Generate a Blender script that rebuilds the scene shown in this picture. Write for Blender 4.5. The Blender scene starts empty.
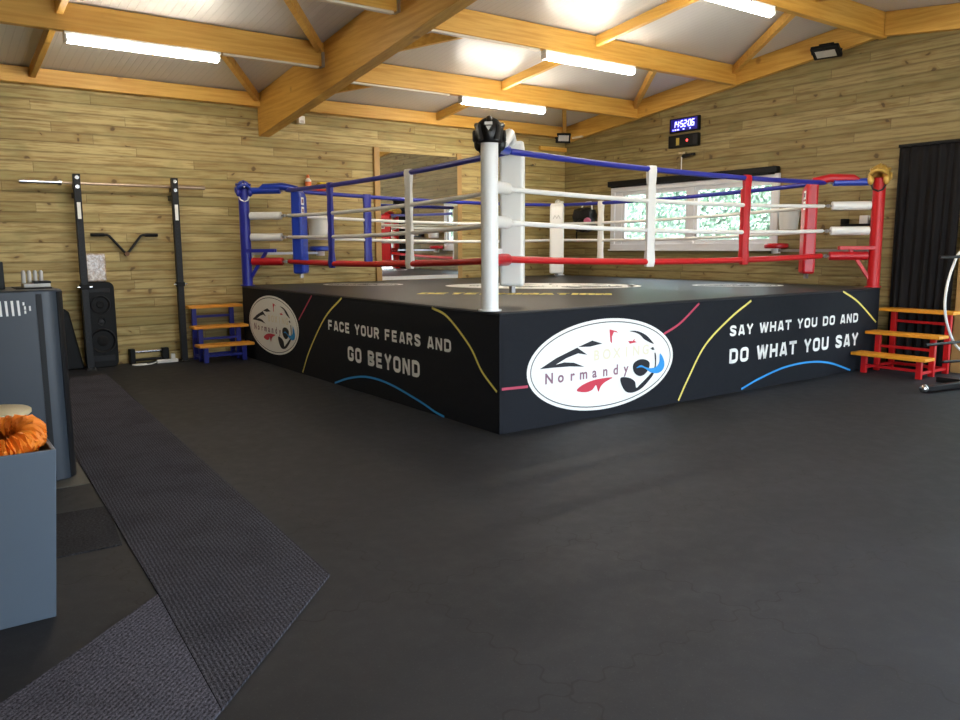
import bpy, bmesh, math, random
from mathutils import Vector, Matrix
random.seed(7)
SC = bpy.context.scene
COL = SC.collection
R = math.radians
# ------------------------------------------------------------------ numbers of the place (metres)
RING, DECK, ROPE_IN = 5.84, .985, .60
XW, YW, XL, YF = 6.20, 6.12, -5.20, -5.42
RIDGE, SLOPE = .35, .118
def roof(y): return 3.625 + SLOPE*(6.05 - (y if y >= RIDGE else 2*RIDGE - y))

# ------------------------------------------------------------------ materials
def srgb(r, g, b):
    f = lambda c: (c/255)/12.92 if c/255 <= .04045 else ((c/255 + .055)/1.055)**2.4
    return (f(r), f(g), f(b), 1)
class NT:
    def __init__(s, m): s.t = m.node_tree; s.n = s.t.nodes; s.l = s.t.links
    def put(s, sock, v):
        if isinstance(v, bpy.types.NodeSocket): s.l.new(v, sock)
        else: sock.default_value = v
    def node(s, typ, ins=None, **kw):
        n = s.n.new(typ)
        for k, v in kw.items(): setattr(n, k, v)
        for k, v in (ins or {}).items(): s.put(n.inputs[k], v)
        return n
    def m(s, op, a, b=0., c=0.):
        n = s.node('ShaderNodeMath', operation=op)
        s.put(n.inputs[0], a); s.put(n.inputs[1], b); s.put(n.inputs[2], c)
        return n.outputs[0]
    def xyz(s, v):
        n = s.node('ShaderNodeSeparateXYZ'); s.l.new(v, n.inputs[0]); return n.outputs
    def vec(s, x, y, z=0.):
        n = s.node('ShaderNodeCombineXYZ')
        for i, q in enumerate((x, y, z)): s.put(n.inputs[i], q)
        return n.outputs[0]
    def mix(s, f, a, b, mode='MIX'):
        n = s.node('ShaderNodeMix', data_type='RGBA', blend_type=mode)
        s.put(n.inputs[0], f); s.put(n.inputs[6], a); s.put(n.inputs[7], b)
        return n.outputs[2]
    def step(s, v, a, b):
        n = s.node('ShaderNodeMapRange', interpolation_type='SMOOTHSTEP')
        s.put(n.inputs[0], v); n.inputs[1].default_value = a; n.inputs[2].default_value = b
        return n.outputs[0]
    def noise(s, v, scale, detail=3., rough=.55):
        n = s.node('ShaderNodeTexNoise', {'Scale': scale, 'Detail': detail, 'Roughness': rough})
        s.l.new(v, n.inputs['Vector']); return n.outputs[0]
    def bump(s, h, strength=.3, dist=.01):
        n = s.node('ShaderNodeBump', {'Strength': strength, 'Distance': dist}); s.l.new(h, n.inputs['Height'])
        return n.outputs[0]
def new_mat(name):
    m = bpy.data.materials.new(name); m.use_nodes = True
    t = NT(m); b = t.n['Principled BSDF']; return m, t, b
def pos(t): return t.node('ShaderNodeTexCoord').outputs['Object']
def mat(name, c, rough=.5, metal=0., vary=.12, scale=14., bump=0., coat=0., spec=.5):
    m, t, b = new_mat(name)
    p = pos(t); nz = t.noise(p, scale, 4.)
    dark = tuple(q*(1 - vary) for q in c[:3]) + (1,); lite = tuple(min(1, q*(1 + vary)) for q in c[:3]) + (1,)
    t.put(b.inputs['Base Color'], t.mix(nz, dark, lite))
    b.inputs['Roughness'].default_value = rough; b.inputs['Metallic'].default_value = metal
    b.inputs['Specular IOR Level'].default_value = spec
    b.inputs['Coat Weight'].default_value = coat
    if bump: t.put(b.inputs['Normal'], t.bump(t.noise(p, scale*4, 3.), bump, .004))
    return m
def glow(name, c, strength):
    m, t, b = new_mat(name)
    b.inputs['Base Color'].default_value = c; b.inputs['Emission Color'].default_value = c
    b.inputs['Emission Strength'].default_value = strength
    return m
def plank_mat(name, axis, tint=1.):
    m, t, b = new_mat(name)
    x, y, z = t.xyz(pos(t)); u = (x, y)[axis]
    v = t.m('DIVIDE', z, .121); row = t.m('FLOOR', v); fv = t.m('FRACT', v)
    rnd = t.node('ShaderNodeTexWhiteNoise', {'W': row}, noise_dimensions='1D').outputs[0]
    us = t.m('ADD', t.m('DIVIDE', u, 2.35), t.m('MULTIPLY', rnd, 7.)); ix = t.m('FLOOR', us); fu = t.m('FRACT', us)
    pr = t.node('ShaderNodeTexWhiteNoise', {'Vector': t.vec(ix, row)}, noise_dimensions='2D')
    one = pr.outputs[0]
    grain = t.noise(t.vec(t.m('MULTIPLY', u, 2.2), t.m('ADD', t.m('MULTIPLY', z, 30.), t.m('MULTIPLY', one, 40.)), one), 1., 5., .6)
    blot = t.noise(t.vec(t.m('MULTIPLY', u, 1.6), t.m('MULTIPLY', z, 3.)), 1.3, 3.)
    two = t.node('ShaderNodeTexWhiteNoise', {'Vector': t.vec(row, ix)}, noise_dimensions='2D').outputs[0]
    c = t.mix(one, srgb(174*tint, 152*tint, 96*tint), srgb(206*tint, 186*tint, 128*tint))
    c = t.mix(t.m('MULTIPLY', t.step(two, .55, 1.), .55), c, srgb(156*tint, 144*tint, 88*tint))
    c = t.mix(t.m('MULTIPLY', t.step(grain, .40, .70), .9), c, srgb(144*tint, 116*tint, 62*tint))
    c = t.mix(t.m('MULTIPLY', t.step(blot, .5, .75), .5), c, srgb(140*tint, 134*tint, 82*tint))
    wob = t.noise(t.vec(t.m('MULTIPLY', u, 3.), t.m('MULTIPLY', z, 3.), one), 1.7, 2.)
    vor = t.node('ShaderNodeTexVoronoi', {'Scale': 4.4, 'Randomness': 1.}, voronoi_dimensions='2D')
    t.l.new(t.vec(t.m('ADD', t.m('MULTIPLY', u, .62), t.m('MULTIPLY', one, 9.)), t.m('ADD', z, t.m('MULTIPLY', wob, .22))), vor.inputs['Vector'])
    vc = t.xyz(vor.outputs['Color'])
    size = t.m('ADD', .05, t.m('MULTIPLY', vc[1], .09))
    pick = t.m('GREATER_THAN', vc[0], .6)
    rel = t.m('DIVIDE', vor.outputs['Distance'], size)
    knot = t.m('MULTIPLY', t.m('SUBTRACT', 1., t.step(rel, .35, 1.)), pick)
    halo = t.m('MULTIPLY', t.m('SUBTRACT', 1., t.step(rel, .9, 3.)), pick)
    c = t.mix(t.m('MULTIPLY', halo, .35), c, srgb(150*tint, 112*tint, 52*tint))
    c = t.mix(t.m('MULTIPLY', knot, .72), c, srgb(76*tint, 52*tint, 24*tint))
    groove = t.m('MAXIMUM', t.m('SUBTRACT', 1., t.step(fv, .0, .16)), t.m('MULTIPLY', t.step(fv, .80, 1.), .6))
    butt = t.m('LESS_THAN', fu, .0035)
    line = t.m('MAXIMUM', groove, butt)
    c = t.mix(t.m('MULTIPLY', line, .5), c, srgb(92*tint, 70*tint, 34*tint))
    t.put(b.inputs['Base Color'], c); b.inputs['Roughness'].default_value = .62
    h = t.m('ADD', t.m('MULTIPLY', line, -1.), t.m('MULTIPLY', grain, .12))
    t.put(b.inputs['Normal'], t.bump(h, .55, .008))
    return m
def timber_mat(name, axis):
    m, t, b = new_mat(name)
    q = list(t.xyz(pos(t)))
    sc = [26., 26., 26.]; sc[axis] = 1.4
    g = t.noise(t.vec(*[t.m('MULTIPLY', q[i], sc[i]) for i in range(3)]), 1., 4., .6)
    k = t.node('ShaderNodeTexVoronoi', {'Scale': 2.4}); t.l.new(pos(t), k.inputs['Vector'])
    kn = t.m('SUBTRACT', 1., t.step(k.outputs['Distance'], .05, .14))
    c = t.mix(t.step(g, .3, .75), srgb(226, 178, 86), srgb(204, 148, 56))
    c = t.mix(t.m('MULTIPLY', kn, .6), c, srgb(140, 86, 34))
    t.put(b.inputs['Base Color'], c); b.inputs['Roughness'].default_value = .48
    t.put(b.inputs['Normal'], t.bump(g, .1, .004))
    return m
def floor_mat():
    m, t, b = new_mat('rubber floor tiles')
    x, y, z = t.xyz(pos(t))
    def joint(u, v, off):
        tri = t.m('PINGPONG', t.m('ADD', v, 50.), .075)
        sq = t.m('MULTIPLY', t.m('SUBTRACT', t.step(tri, .012, .062), .5), .05)
        f = t.m('FRACT', t.m('ADD', t.m('ADD', u, off + 50.), sq))
        return t.m('SUBTRACT', 1., t.step(t.m('ABSOLUTE', t.m('SUBTRACT', f, .5)), .003, .008))
    j = t.m('MAXIMUM', joint(x, y, .56), joint(y, x, .57))
    p = pos(t)
    cl = t.noise(p, 1.1, 5., .6); fine = t.noise(p, 95., 3., .8); sm = t.noise(p, 9., 4., .6)
    c = t.mix(t.step(cl, .3, .7), srgb(29, 30, 35), srgb(37, 38, 43))
    c = t.mix(t.m('MULTIPLY', t.step(sm, .55, .8), .35), c, srgb(52, 53, 58))
    c = t.mix(t.m('MULTIPLY', t.step(fine, .56, .78), .6), c, srgb(74, 74, 76))
    c = t.mix(t.m('MULTIPLY', j, .6), c, srgb(16, 16, 18))
    t.put(b.inputs['Base Color'], c)
    t.put(b.inputs['Roughness'], t.m('ADD', .55, t.m('MULTIPLY', sm, .2)))
    b.inputs['Specular IOR Level'].default_value = .35
    t.put(b.inputs['Normal'], t.bump(t.m('SUBTRACT', t.m('MULTIPLY', fine, .3), t.m('MULTIPLY', j, .4)), .2, .003))
    return m
def carpet_mat(name, dx, dy, a, bcol):
    m, t, b = new_mat(name)
    p = pos(t); x, y, z = t.xyz(p)
    u = t.m('ADD', t.m('MULTIPLY', x, dx), t.m('MULTIPLY', y, dy))
    rib = t.m('MULTIPLY', t.m('PINGPONG', t.m('ADD', u, 40.), .009), 111.)
    n = t.noise(t.vec(t.m('MULTIPLY', u, 150.), t.m('MULTIPLY', t.m('SUBTRACT', t.m('MULTIPLY', y, dx), t.m('MULTIPLY', x, dy)), 70.)), 1., 3., .8); n2 = t.noise(p, 3., 3.)
    c = t.mix(t.step(t.m('ADD', t.m('MULTIPLY', rib, .22), t.m('MULTIPLY', n, 1.8)), .65, 1.5), a, bcol)
    c = t.mix(t.m('MULTIPLY', t.step(n2, .4, .7), .25), c, a)
    t.put(b.inputs['Base Color'], c); b.inputs['Roughness'].default_value = .95
    b.inputs['Specular IOR Level'].default_value = .1
    t.put(b.inputs['Normal'], t.bump(t.m('ADD', t.m('MULTIPLY', rib, .6), n), .5, .004))
    return m
def sheet_mat():
    m, t, b = new_mat('ribbed white roof sheet')
    x, y, z = t.xyz(pos(t))
    w = t.m('MULTIPLY', t.m('PINGPONG', t.m('ADD', x, 40.), .04), 25.)
    rib = t.step(w, .78, .95)
    n = t.noise(pos(t), .8, 2.)
    c = t.mix(n, srgb(206, 203, 198), srgb(218, 215, 210))
    t.put(b.inputs['Base Color'], t.mix(t.m('MULTIPLY', rib, .15), c, srgb(150, 146, 138)))
    b.inputs['Roughness'].default_value = .38
    t.put(b.inputs['Normal'], t.bump(rib, .35, .004))
    return m
def cloth_mat(name, c, c2, sx, sy, strength, rough=.8):
    m, t, b = new_mat(name)
    p = pos(t); x, y, z = t.xyz(p)
    wr = t.noise(t.vec(t.m('MULTIPLY', t.m('ADD', x, y), sx), t.m('MULTIPLY', z, sy), t.m('MULTIPLY', t.m('SUBTRACT', x, y), sx)), 1., 3., .5)
    we = t.noise(p, 240., 2.)
    t.put(b.inputs['Base Color'], t.mix(we, c, c2)); b.inputs['Roughness'].default_value = rough
    b.inputs['Specular IOR Level'].default_value = .3
    t.put(b.inputs['Normal'], t.bump(t.m('ADD', wr, t.m('MULTIPLY', we, .02)), strength, .03))
    return m
def film_mat():
    m, t, b = new_mat('crinkled clear film over card')
    p = pos(t); n = t.noise(p, 22., 4., .7)
    t.put(b.inputs['Base Color'], t.mix(t.step(n, .4, .6), srgb(172, 148, 128), srgb(214, 200, 188)))
    b.inputs['Roughness'].default_value = .18; b.inputs['Coat Weight'].default_value = .6
    t.put(b.inputs['Normal'], t.bump(n, .9, .02))
    return m
def glass_mat():
    m, t, b = new_mat('clear window glass')
    tr = t.node('ShaderNodeBsdfTransparent', {'Color': (.96, .98, .97, 1)})
    gl = t.node('ShaderNodeBsdfGlossy', {'Roughness': .02})
    mx = t.node('ShaderNodeMixShader')
    mx.inputs[0].default_value = .07; t.l.new(tr.outputs[0], mx.inputs[1]); t.l.new(gl.outputs[0], mx.inputs[2])
    t.l.new(mx.outputs[0], t.n['Material Output'].inputs[0])
    return m
M = dict(
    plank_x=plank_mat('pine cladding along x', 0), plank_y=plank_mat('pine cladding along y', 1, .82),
    beam_x=timber_mat('honey timber along x', 0), beam_y=timber_mat('honey timber along y', 1), beam_z=timber_mat('honey timber upright', 2),
    floor=floor_mat(), sheet=sheet_mat(), glass=glass_mat(), film=film_mat(),
    runner=carpet_mat('ribbed charcoal carpet', 1., -.06, srgb(24, 24, 28), srgb(100, 100, 112)),
    runner2=carpet_mat('ribbed grey carpet', .7, -.71, srgb(32, 32, 38), srgb(120, 120, 136)),
    speckle=carpet_mat('speckled grey carpet', .1, 1., srgb(30, 30, 32), srgb(78, 78, 84)),
    skirt=cloth_mat('black ring skirt cloth', srgb(16, 19, 26), srgb(21, 24, 32), 1.6, 5., .35),
    canvas=cloth_mat('dark canvas ring floor', srgb(36, 37, 40), srgb(44, 46, 49), 1.2, 1., .08, .42),
    curtain=cloth_mat('black curtain cloth', srgb(20, 19, 20), srgb(27, 25, 26), 2., 1., .1, .9),
    white=mat('white vinyl', srgb(236, 234, 228), .4, vary=.02), white_paint=mat('white gloss paint', srgb(240, 240, 238), .3, vary=.02),
    print_white=mat('white print', srgb(244, 244, 240), .6, vary=.02), print_black=mat('black print', srgb(22, 24, 34), .6),
    print_red=mat('red print', srgb(205, 58, 78), .6, vary=.04), print_pink=mat('dark rose print', srgb(186, 66, 92), .6, vary=.04),
    print_blue=mat('sky blue print', srgb(48, 150, 222), .6, vary=.04), print_yellow=mat('pale yellow print', srgb(232, 216, 112), .6, vary=.04),
    print_plum=mat('plum print', srgb(140, 100, 118), .6), print_cream=mat('cream print', srgb(236, 228, 204), .6, vary=.02),
    blue=mat('blue vinyl', srgb(32, 62, 172), .32, vary=.06), navy=mat('navy blue paint', srgb(38, 44, 150), .35, vary=.06),
    red=mat('red vinyl', srgb(190, 22, 32), .36, vary=.06), red_paint=mat('red gloss paint', srgb(196, 22, 26), .42, vary=.05),
    tread=mat('orange stained tread', srgb(226, 150, 40), .45, vary=.15, scale=22), black=mat('black plastic', srgb(12, 12, 13), .55, spec=.25),
    black_metal=mat('black powder coated steel', srgb(20, 18, 19), .45, vary=.08, spec=.3), leather=mat('black leather', srgb(16, 15, 17), .4, bump=.2),
    gold=mat('gold leather', srgb(206, 168, 84), .3, metal=.35, vary=.1), chrome=mat('chrome', srgb(205, 205, 205), .2, metal=1., vary=.03),
    steel=mat('galvanised steel', srgb(176, 176, 180), .35, metal=.9, vary=.08), bar_steel=mat('barbell steel', srgb(190, 170, 150), .3, metal=.9),
    cabinet=mat('slate grey painted steel', srgb(46, 54, 65), .42, vary=.03), bin=mat('blue grey board', srgb(84, 97, 112), .5, vary=.05, scale=5),
    dark_grey=mat('dark grey plastic', srgb(26, 27, 30), .5, spec=.3), grille=mat('speaker grille', srgb(15, 15, 16), .6, bump=.5, scale=60, spec=.25),
    orange=mat('orange ruffled nylon', srgb(250, 134, 34), .6, vary=.25, scale=30, bump=.3), beige=mat('pale beech', srgb(206, 190, 152), .5, vary=.06),
    bucket=mat('white translucent plastic', srgb(224, 222, 214), .4, vary=.02), pvc=mat('white window plastic', srgb(226, 226, 228), .35, vary=.01),
    yellow=mat('yellow plastic', srgb(226, 200, 30), .45), bottle=mat('white bottle plastic', srgb(228, 216, 206), .4, vary=.03),
    orange_cap=mat('orange cap plastic', srgb(232, 120, 60), .4), pink=mat('pink fabric', srgb(222, 120, 150), .7),
    brown=mat('brown cardboard', srgb(120, 88, 66), .8), mirror=mat('mirror silver', (.86, .88, .87, 1), .0, metal=1., vary=0.),
    display=mat('dark display glass', srgb(24, 18, 60), .15), digit=glow('blue white led', srgb(120, 120, 255), 4.),
    led_blue=glow('blue led face', srgb(24, 14, 140), .12), led_red=glow('red led', srgb(255, 60, 60), 3.), led_amber=glow('amber led', srgb(160, 140, 60), .12),
    dull_wood=mat('dull pine', srgb(176, 140, 86), .6, vary=.15, scale=12),
    tube=glow('lit tube diffuser', (1., .92, .79, 1), 34.), lens=mat('floodlight lens', srgb(190, 186, 176), .25),
    grass=mat('pale gravel', srgb(168, 166, 160), .9, vary=.2, scale=30.), trunk=mat('white cable trunking', srgb(224, 214, 196), .4, vary=.03),
    grey_plate=mat('pale grey board', srgb(84, 82, 76), .6), clear=mat('frosted plastic', srgb(200, 196, 190), .25, vary=.1),
)
def leaf_mat():
    m, t, b = new_mat('hedge leaves')
    n = t.noise(pos(t), 6., 3.); g = t.node('ShaderNodeNewGeometry').outputs['Random Per Island']
    c = t.mix(g, srgb(28, 62, 40), srgb(196, 216, 200)); c = t.mix(t.m('MULTIPLY', t.step(n, .4, .7), .5), c, srgb(104, 150, 116))
    t.put(b.inputs['Base Color'], c); b.inputs['Roughness'].default_value = .5
    return m
M['leaf'] = leaf_mat()

# ------------------------------------------------------------------ mesh helpers
V = Vector
class B:
    """collects shapes of one mesh; every shape takes a material slot number"""
    def __init__(s): s.bm = bmesh.new(); s.mi = 0
    def faces(s, vs, fs):
        v = [s.bm.verts.new(p) for p in vs]
        for f in fs:
            try: q = s.bm.faces.new([v[i] for i in f]); q.material_index = s.mi
            except ValueError: pass
        return v
    def hexa(s, p): return s.faces(p, [(0, 3, 2, 1), (4, 5, 6, 7), (0, 1, 5, 4), (1, 2, 6, 5), (2, 3, 7, 6), (3, 0, 4, 7)])
    def box(s, x0, x1, y0, y1, z0, z1):
        s.hexa([(x0, y0, z0), (x1, y0, z0), (x1, y1, z0), (x0, y1, z0), (x0, y0, z1), (x1, y0, z1), (x1, y1, z1), (x0, y1, z1)]); return s
    def obox(s, c, u, v, w, a, b, d):
        c, u, v, w = V(c), V(u)*a/2, V(v)*b/2, V(w)*d/2
        s.hexa([c-u-v-w, c+u-v-w, c+u+v-w, c-u+v-w, c-u-v+w, c+u-v+w, c+u+v+w, c-u+v+w]); return s
    def bar(s, p, q, w, h, up=(0, 0, 1)):
        p, q = V(p), V(q); d = (q-p); L = d.length; d.normalize()
        side = d.cross(V(up)).normalized(); u2 = side.cross(d)
        return s.obox((p+q)/2, d, side, u2, L, w, h)
    def tube(s, pts, r, n=12, cap=True, closed=False):
        pts = [V(p) for p in pts]; rs = r if isinstance(r, (list, tuple)) else [r]*len(pts)
        m = len(pts); rings = []; ref = None
        for i, p in enumerate(pts):
            a = pts[(i-1) % m] if (i or closed) else p; b = pts[(i+1) % m] if (i < m-1 or closed) else p
            d = (b-a).normalized()
            if ref is None: ref = V((0, 0, 1)) if abs(d.z) < .9 else V((1, 0, 0))
            x = (ref - d*ref.dot(d))
            if x.length < 1e-5: x = d.orthogonal()
            x.normalize(); ref = x; y = d.cross(x)
            rings.append([s.bm.verts.new(p + (x*math.cos(2*math.pi*k/n) + y*math.sin(2*math.pi*k/n))*rs[i]) for k in range(n)])
        for i in range(m if closed else m-1):
            A, C = rings[i], rings[(i+1) % m]
            for k in range(n):
                f = s.bm.faces.new((A[k], A[(k+1) % n], C[(k+1) % n], C[k])); f.material_index = s.mi; f.smooth = True
        if cap and not closed:
            for q in (rings[0][::-1], rings[-1]): s.bm.faces.new(q).material_index = s.mi
        return s
    def cyl(s, p, q, r, n=16, r2=None): return s.tube([p, q], [r, r if r2 is None else r2], n)
    def lathe(s, prof, c=(0, 0, 0), n=24, axis=2):
        c = V(c); rings = []
        for r, h in prof:
            ring = []
            for k in range(n):
                a = 2*math.pi*k/n; u, v = r*math.cos(a), r*math.sin(a)
                ring.append(s.bm.verts.new(c + (V((u, v, h)) if axis == 2 else V((h, u, v)) if axis == 0 else V((v, h, u)))))
            rings.append(ring)
        for A, C in zip(rings, rings[1:]):
            for k in range(n):
                f = s.bm.faces.new((A[k], A[(k+1) % n], C[(k+1) % n], C[k])); f.material_index = s.mi; f.smooth = True
        for q, (r, h) in ((rings[0][::-1], prof[0]), (rings[-1], prof[-1])):
            if r > 1e-4: s.bm.faces.new(q).material_index = s.mi
        return s
    def prism(s, poly, o, u, v, d):
        """extrude a 2-D outline (in the frame o,u,v) along vector d"""
        o, u, v, d = V(o), V(u), V(v), V(d); n = len(poly)
        a = [s.bm.verts.new(o + u*x + v*y) for x, y in poly]; b = [s.bm.verts.new(o + u*x + v*y + d) for x, y in poly]
        s.bm.faces.new(a[::-1]).material_index = s.mi; s.bm.faces.new(b).material_index = s.mi
        for i in range(n): s.bm.faces.new((a[i], a[(i+1) % n], b[(i+1) % n], b[i])).material_index = s.mi
        return s
    def flat(s, poly, o, u, v):
        o, u, v = V(o), V(u), V(v)
        s.bm.faces.new([s.bm.verts.new(o + u*x + v*y) for x, y in poly]).material_index = s.mi; return s
    def strip(s, pts, w, o, u, v, closed=False):
        """a flat painted line of width w along 2-D points"""
        o, u, v = V(o), V(u), V(v); p = [V((a, b)) for a, b in pts]; m = len(p); L = []
        for i in range(m):
            a = p[i-1] if (i or closed) else p[i]; b = p[(i+1) % m] if (i < m-1 or closed) else p[i]
            d = (b-a).normalized(); nrm = V((-d.y, d.x))
            sc = 1.
            if (i or closed) and (i < m-1 or closed):
                e = (p[i]-p[i-1]).normalized(); sc = 1/max(.5, abs(V((-e.y, e.x)).dot(nrm)))
            L.append((p[i]+nrm*w*.5*sc, p[i]-nrm*w*.5*sc))
        vv = [[s.bm.verts.new(o + u*q.x + v*q.y) for q in pr] for pr in L]
        for i in range(m if closed else m-1):
            a, b = vv[i], vv[(i+1) % m]
            s.bm.faces.new((a[1], b[1], b[0], a[0])).material_index = s.mi
        return s
    def blob(s, c, r, nu=20, nv=14, f=None):
        c = V(c); top = None; rings = []
        for j in range(nv+1):
            th = math.pi*j/nv; ring = []
            for k in range(nu):
                ph = 2*math.pi*k/nu
                d = V((math.sin(th)*math.cos(ph), math.sin(th)*math.sin(ph), math.cos(th)))
                q = 1 if f is None else f(d)
                ring.append(s.bm.verts.new(c + V((d.x*r[0], d.y*r[1], d.z*r[2]))*q))
            rings.append(ring)
        for A, C in zip(rings, rings[1:]):
            for k in range(nu):
                g = s.bm.faces.new((A[k], C[k], C[(k+1) % nu], A[(k+1) % nu])); g.material_index = s.mi; g.smooth = True
        bmesh.ops.remove_doubles(s.bm, verts=s.bm.verts[:], dist=1e-6)
        return s
def wloc(o):
    p = V((0, 0, 0))
    while o: p += V(o.location); o = o.parent
    return p
def obj(name, b, mats, parent=None, bevel=0., smooth=True, seg=2, angle=35):
    """link ONE mesh object from world-space shapes"""
    bm = b.bm; off = wloc(parent)
    if off.length: bmesh.ops.translate(bm, verts=bm.verts[:], vec=-off)
    bmesh.ops.recalc_face_normals(bm, faces=[f for f in bm.faces])
    me = bpy.data.meshes.new(name); bm.to_mesh(me); bm.free()
    for m in (mats if isinstance(mats, (list, tuple)) else [mats]): me.materials.append(M[m])
    o = bpy.data.objects.new(name, me); COL.objects.link(o)
    if parent: o.parent = parent
    if smooth: me.shade_smooth(); me.set_sharp_from_angle(angle=R(angle))
    if bevel:
        q = o.modifiers.new('edge', 'BEVEL'); q.width = bevel; q.segments = seg; q.limit_method = 'ANGLE'; q.angle_limit = R(40)
        q.harden_normals = False
    return o
def tag(o, label, cat, group=None):
    o['label'] = label; o['category'] = cat
    if group: o['group'] = group
    return o
def thing(name, label, cat, loc, group=None):
    o = bpy.data.objects.new(name, None); COL.objects.link(o); o.location = loc; o.empty_display_size = .1
    return tag(o, label, cat, group)
def struct(o, label=None, cat=None):
    o['kind'] = 'structure'
    if label: o['label'] = label
    if cat: o['category'] = cat
    return o

# ------------------------------------------------------------------ block lettering and text
def arc(cx, cy, r, a0, a1, n=5): return [(cx + r[0]*math.cos(R(a0+(a1-a0)*i/n)), cy + r[1]*math.sin(R(a0+(a1-a0)*i/n))) for i in range(n+1)]
_r = (.16, .16)
GL = {
 'A': [[(.10, 0), (.27, 1)], [(.52, 0), (.35, 1)], [(.16, .24), (.46, .24)]], 'E': [[(.1, 0), (.1, 1)], [(.1, .1), (.5, .1)], [(.1, .5), (.46, .5)], [(.1, .9), (.5, .9)]],
 'F': [[(.1, 0), (.1, 1)], [(.1, .48), (.46, .48)], [(.1, .9), (.5, .9)]],
 'B': [[(.1, 0), (.1, 1)], [(.1, .1), (.36, .1)]+arc(.36, .25, (.14, .15), -90, 90)[1:]+[(.1, .51)], [(.1, .9), (.34, .9)]+arc(.34, .71, (.14, .19), 90, -90)[1:]+[(.1, .52)]],
 'C': [[(.5, .32)]+arc(.34, .26, _r, 0, -90)[1:]+arc(.26, .26, _r, 270, 180)+arc(.26, .74, _r, 180, 90)+arc(.34, .74, _r, 90, 0)+[(.5, .68)]],
 'D': [[(.1, 0), (.1, 1)], [(.1, .1)]+arc(.32, .3, (.18, .2), -90, 0)+arc(.32, .7, (.18, .2), 0, 90)+[(.1, .9)]],
 'G': [[(.34, .46), (.5, .46), (.5, .26)]+arc(.34, .26, _r, 0, -90)[1:]+arc(.26, .26, _r, 270, 180)+arc(.26, .74, _r, 180, 90)+arc(.34, .74, _r, 90, 0)+[(.5, .68)]],
 'H': [[(.1, 0), (.1, 1)], [(.5, 0), (.5, 1)], [(.1, .5), (.5, .5)]], 'I': [[(.3, 0), (.3, 1)]],
 'M': [[(.1, 0), (.1, 1)], [(.62, 0), (.62, 1)], [(.12, 1), (.36, .25)], [(.6, 1), (.36, .25)]],
 'N': [[(.1, 0), (.1, 1)], [(.5, 0), (.5, 1)], [(.12, .98), (.48, .02)]],
 'O': [arc(.34, .26, _r, 0, -90)+arc(.26, .26, _r, 270, 180)+arc(.26, .74, _r, 180, 90)+arc(.34, .74, _r, 90, 0)+[(.5, .26)]],
 'R': [[(.1, 0), (.1, 1)], [(.1, .9), (.34, .9)]+arc(.34, .69, (.15, .21), 90, -90)[1:]+[(.1, .48)], [(.3, .48), (.5, 0)]],
 'S': [[(.1, .3)]+arc(.26, .26, _r, 180, 270)[1:]+arc(.34, .28, (.16, .18), -90, 30)+[(.14, .6)]+arc(.26, .74, _r, 180, 90)[1:]+arc(.34, .74, _r, 90, 0)+[(.5, .7)]],
 'T': [[(.3, 0), (.3, 1)], [(.03, .9), (.57, .9)]], 'U': [[(.1, 1)]+arc(.26, .26, _r, 180, 270)+arc(.34, .26, _r, -90, 0)+[(.5, 1)]],
 'W': [[(.08, 1), (.22, 0)], [(.4, 1), (.24, 0)], [(.4, 1), (.56, 0)], [(.72, 1), (.58, 0)]], 'Y': [[(.08, 1), (.3, .45)], [(.52, 1), (.3, .45)], [(.3, .5), (.3, 0)]],
}
WD = {'W': .8, 'M': .72, 'I': .26}
def block_text(b, s, x0, x1, base, cap, o, u, v, word=.42, gap=.09, st=.25):
    """condensed capitals spread from x0 to x1"""
    adv = [word if c == ' ' else WD.get(c, .6) + gap for c in s]
    k = (x1-x0)/(sum(adv)-gap); x = x0
    for c, a in zip(s, adv):
        for line in GL.get(c, []):
            sh = -.17 if c == 'I' else 0
            b.strip([(x + (p+sh)*k, base + q*cap) for p, q in line], st*min(k*1.12, cap), o, u, v)
        x += a*k
def words(s, x0, x1, word=.42, gap=.09):
    adv = [word if c == ' ' else WD.get(c, .6) + gap for c in s]; k = (x1-x0)/(sum(adv)-gap); out = []; x = x0; cur = ''; st = x0
    for c, a in zip(s + ' ', adv + [word]):
        if c == ' ':
            if cur: out.append((cur, st, x - gap*k))
            cur = ''
        else:
            if not cur: st = x
            cur += c
        x += a*k
    return out
def glyph_mesh(ch, size):
    cu = bpy.data.curves.new('t', 'FONT'); cu.body = ch; cu.size = size; cu.align_x = 'CENTER'; cu.offset = .003
    o = bpy.data.objects.new('t', cu); COL.objects.link(o); bpy.context.view_layer.update()
    me = o.evaluated_get(bpy.context.evaluated_depsgraph_get()).to_mesh()
    vs = [tuple(q.co) for q in me.vertices]; fs = [tuple(p.vertices) for p in me.polygons]
    o.to_mesh_clear(); bpy.data.objects.remove(o); bpy.data.curves.remove(cu)
    return vs, fs
def spaced_text(b, s, x0, pitch, base, size, o, u, v):
    o, u, v = V(o), V(u), V(v)
    for i, c in enumerate(s):
        vs, fs = glyph_mesh(c, size)
        b.faces([o + u*(x0 + i*pitch + p[0]) + v*(base + p[1]) for p in vs], fs)

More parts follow.
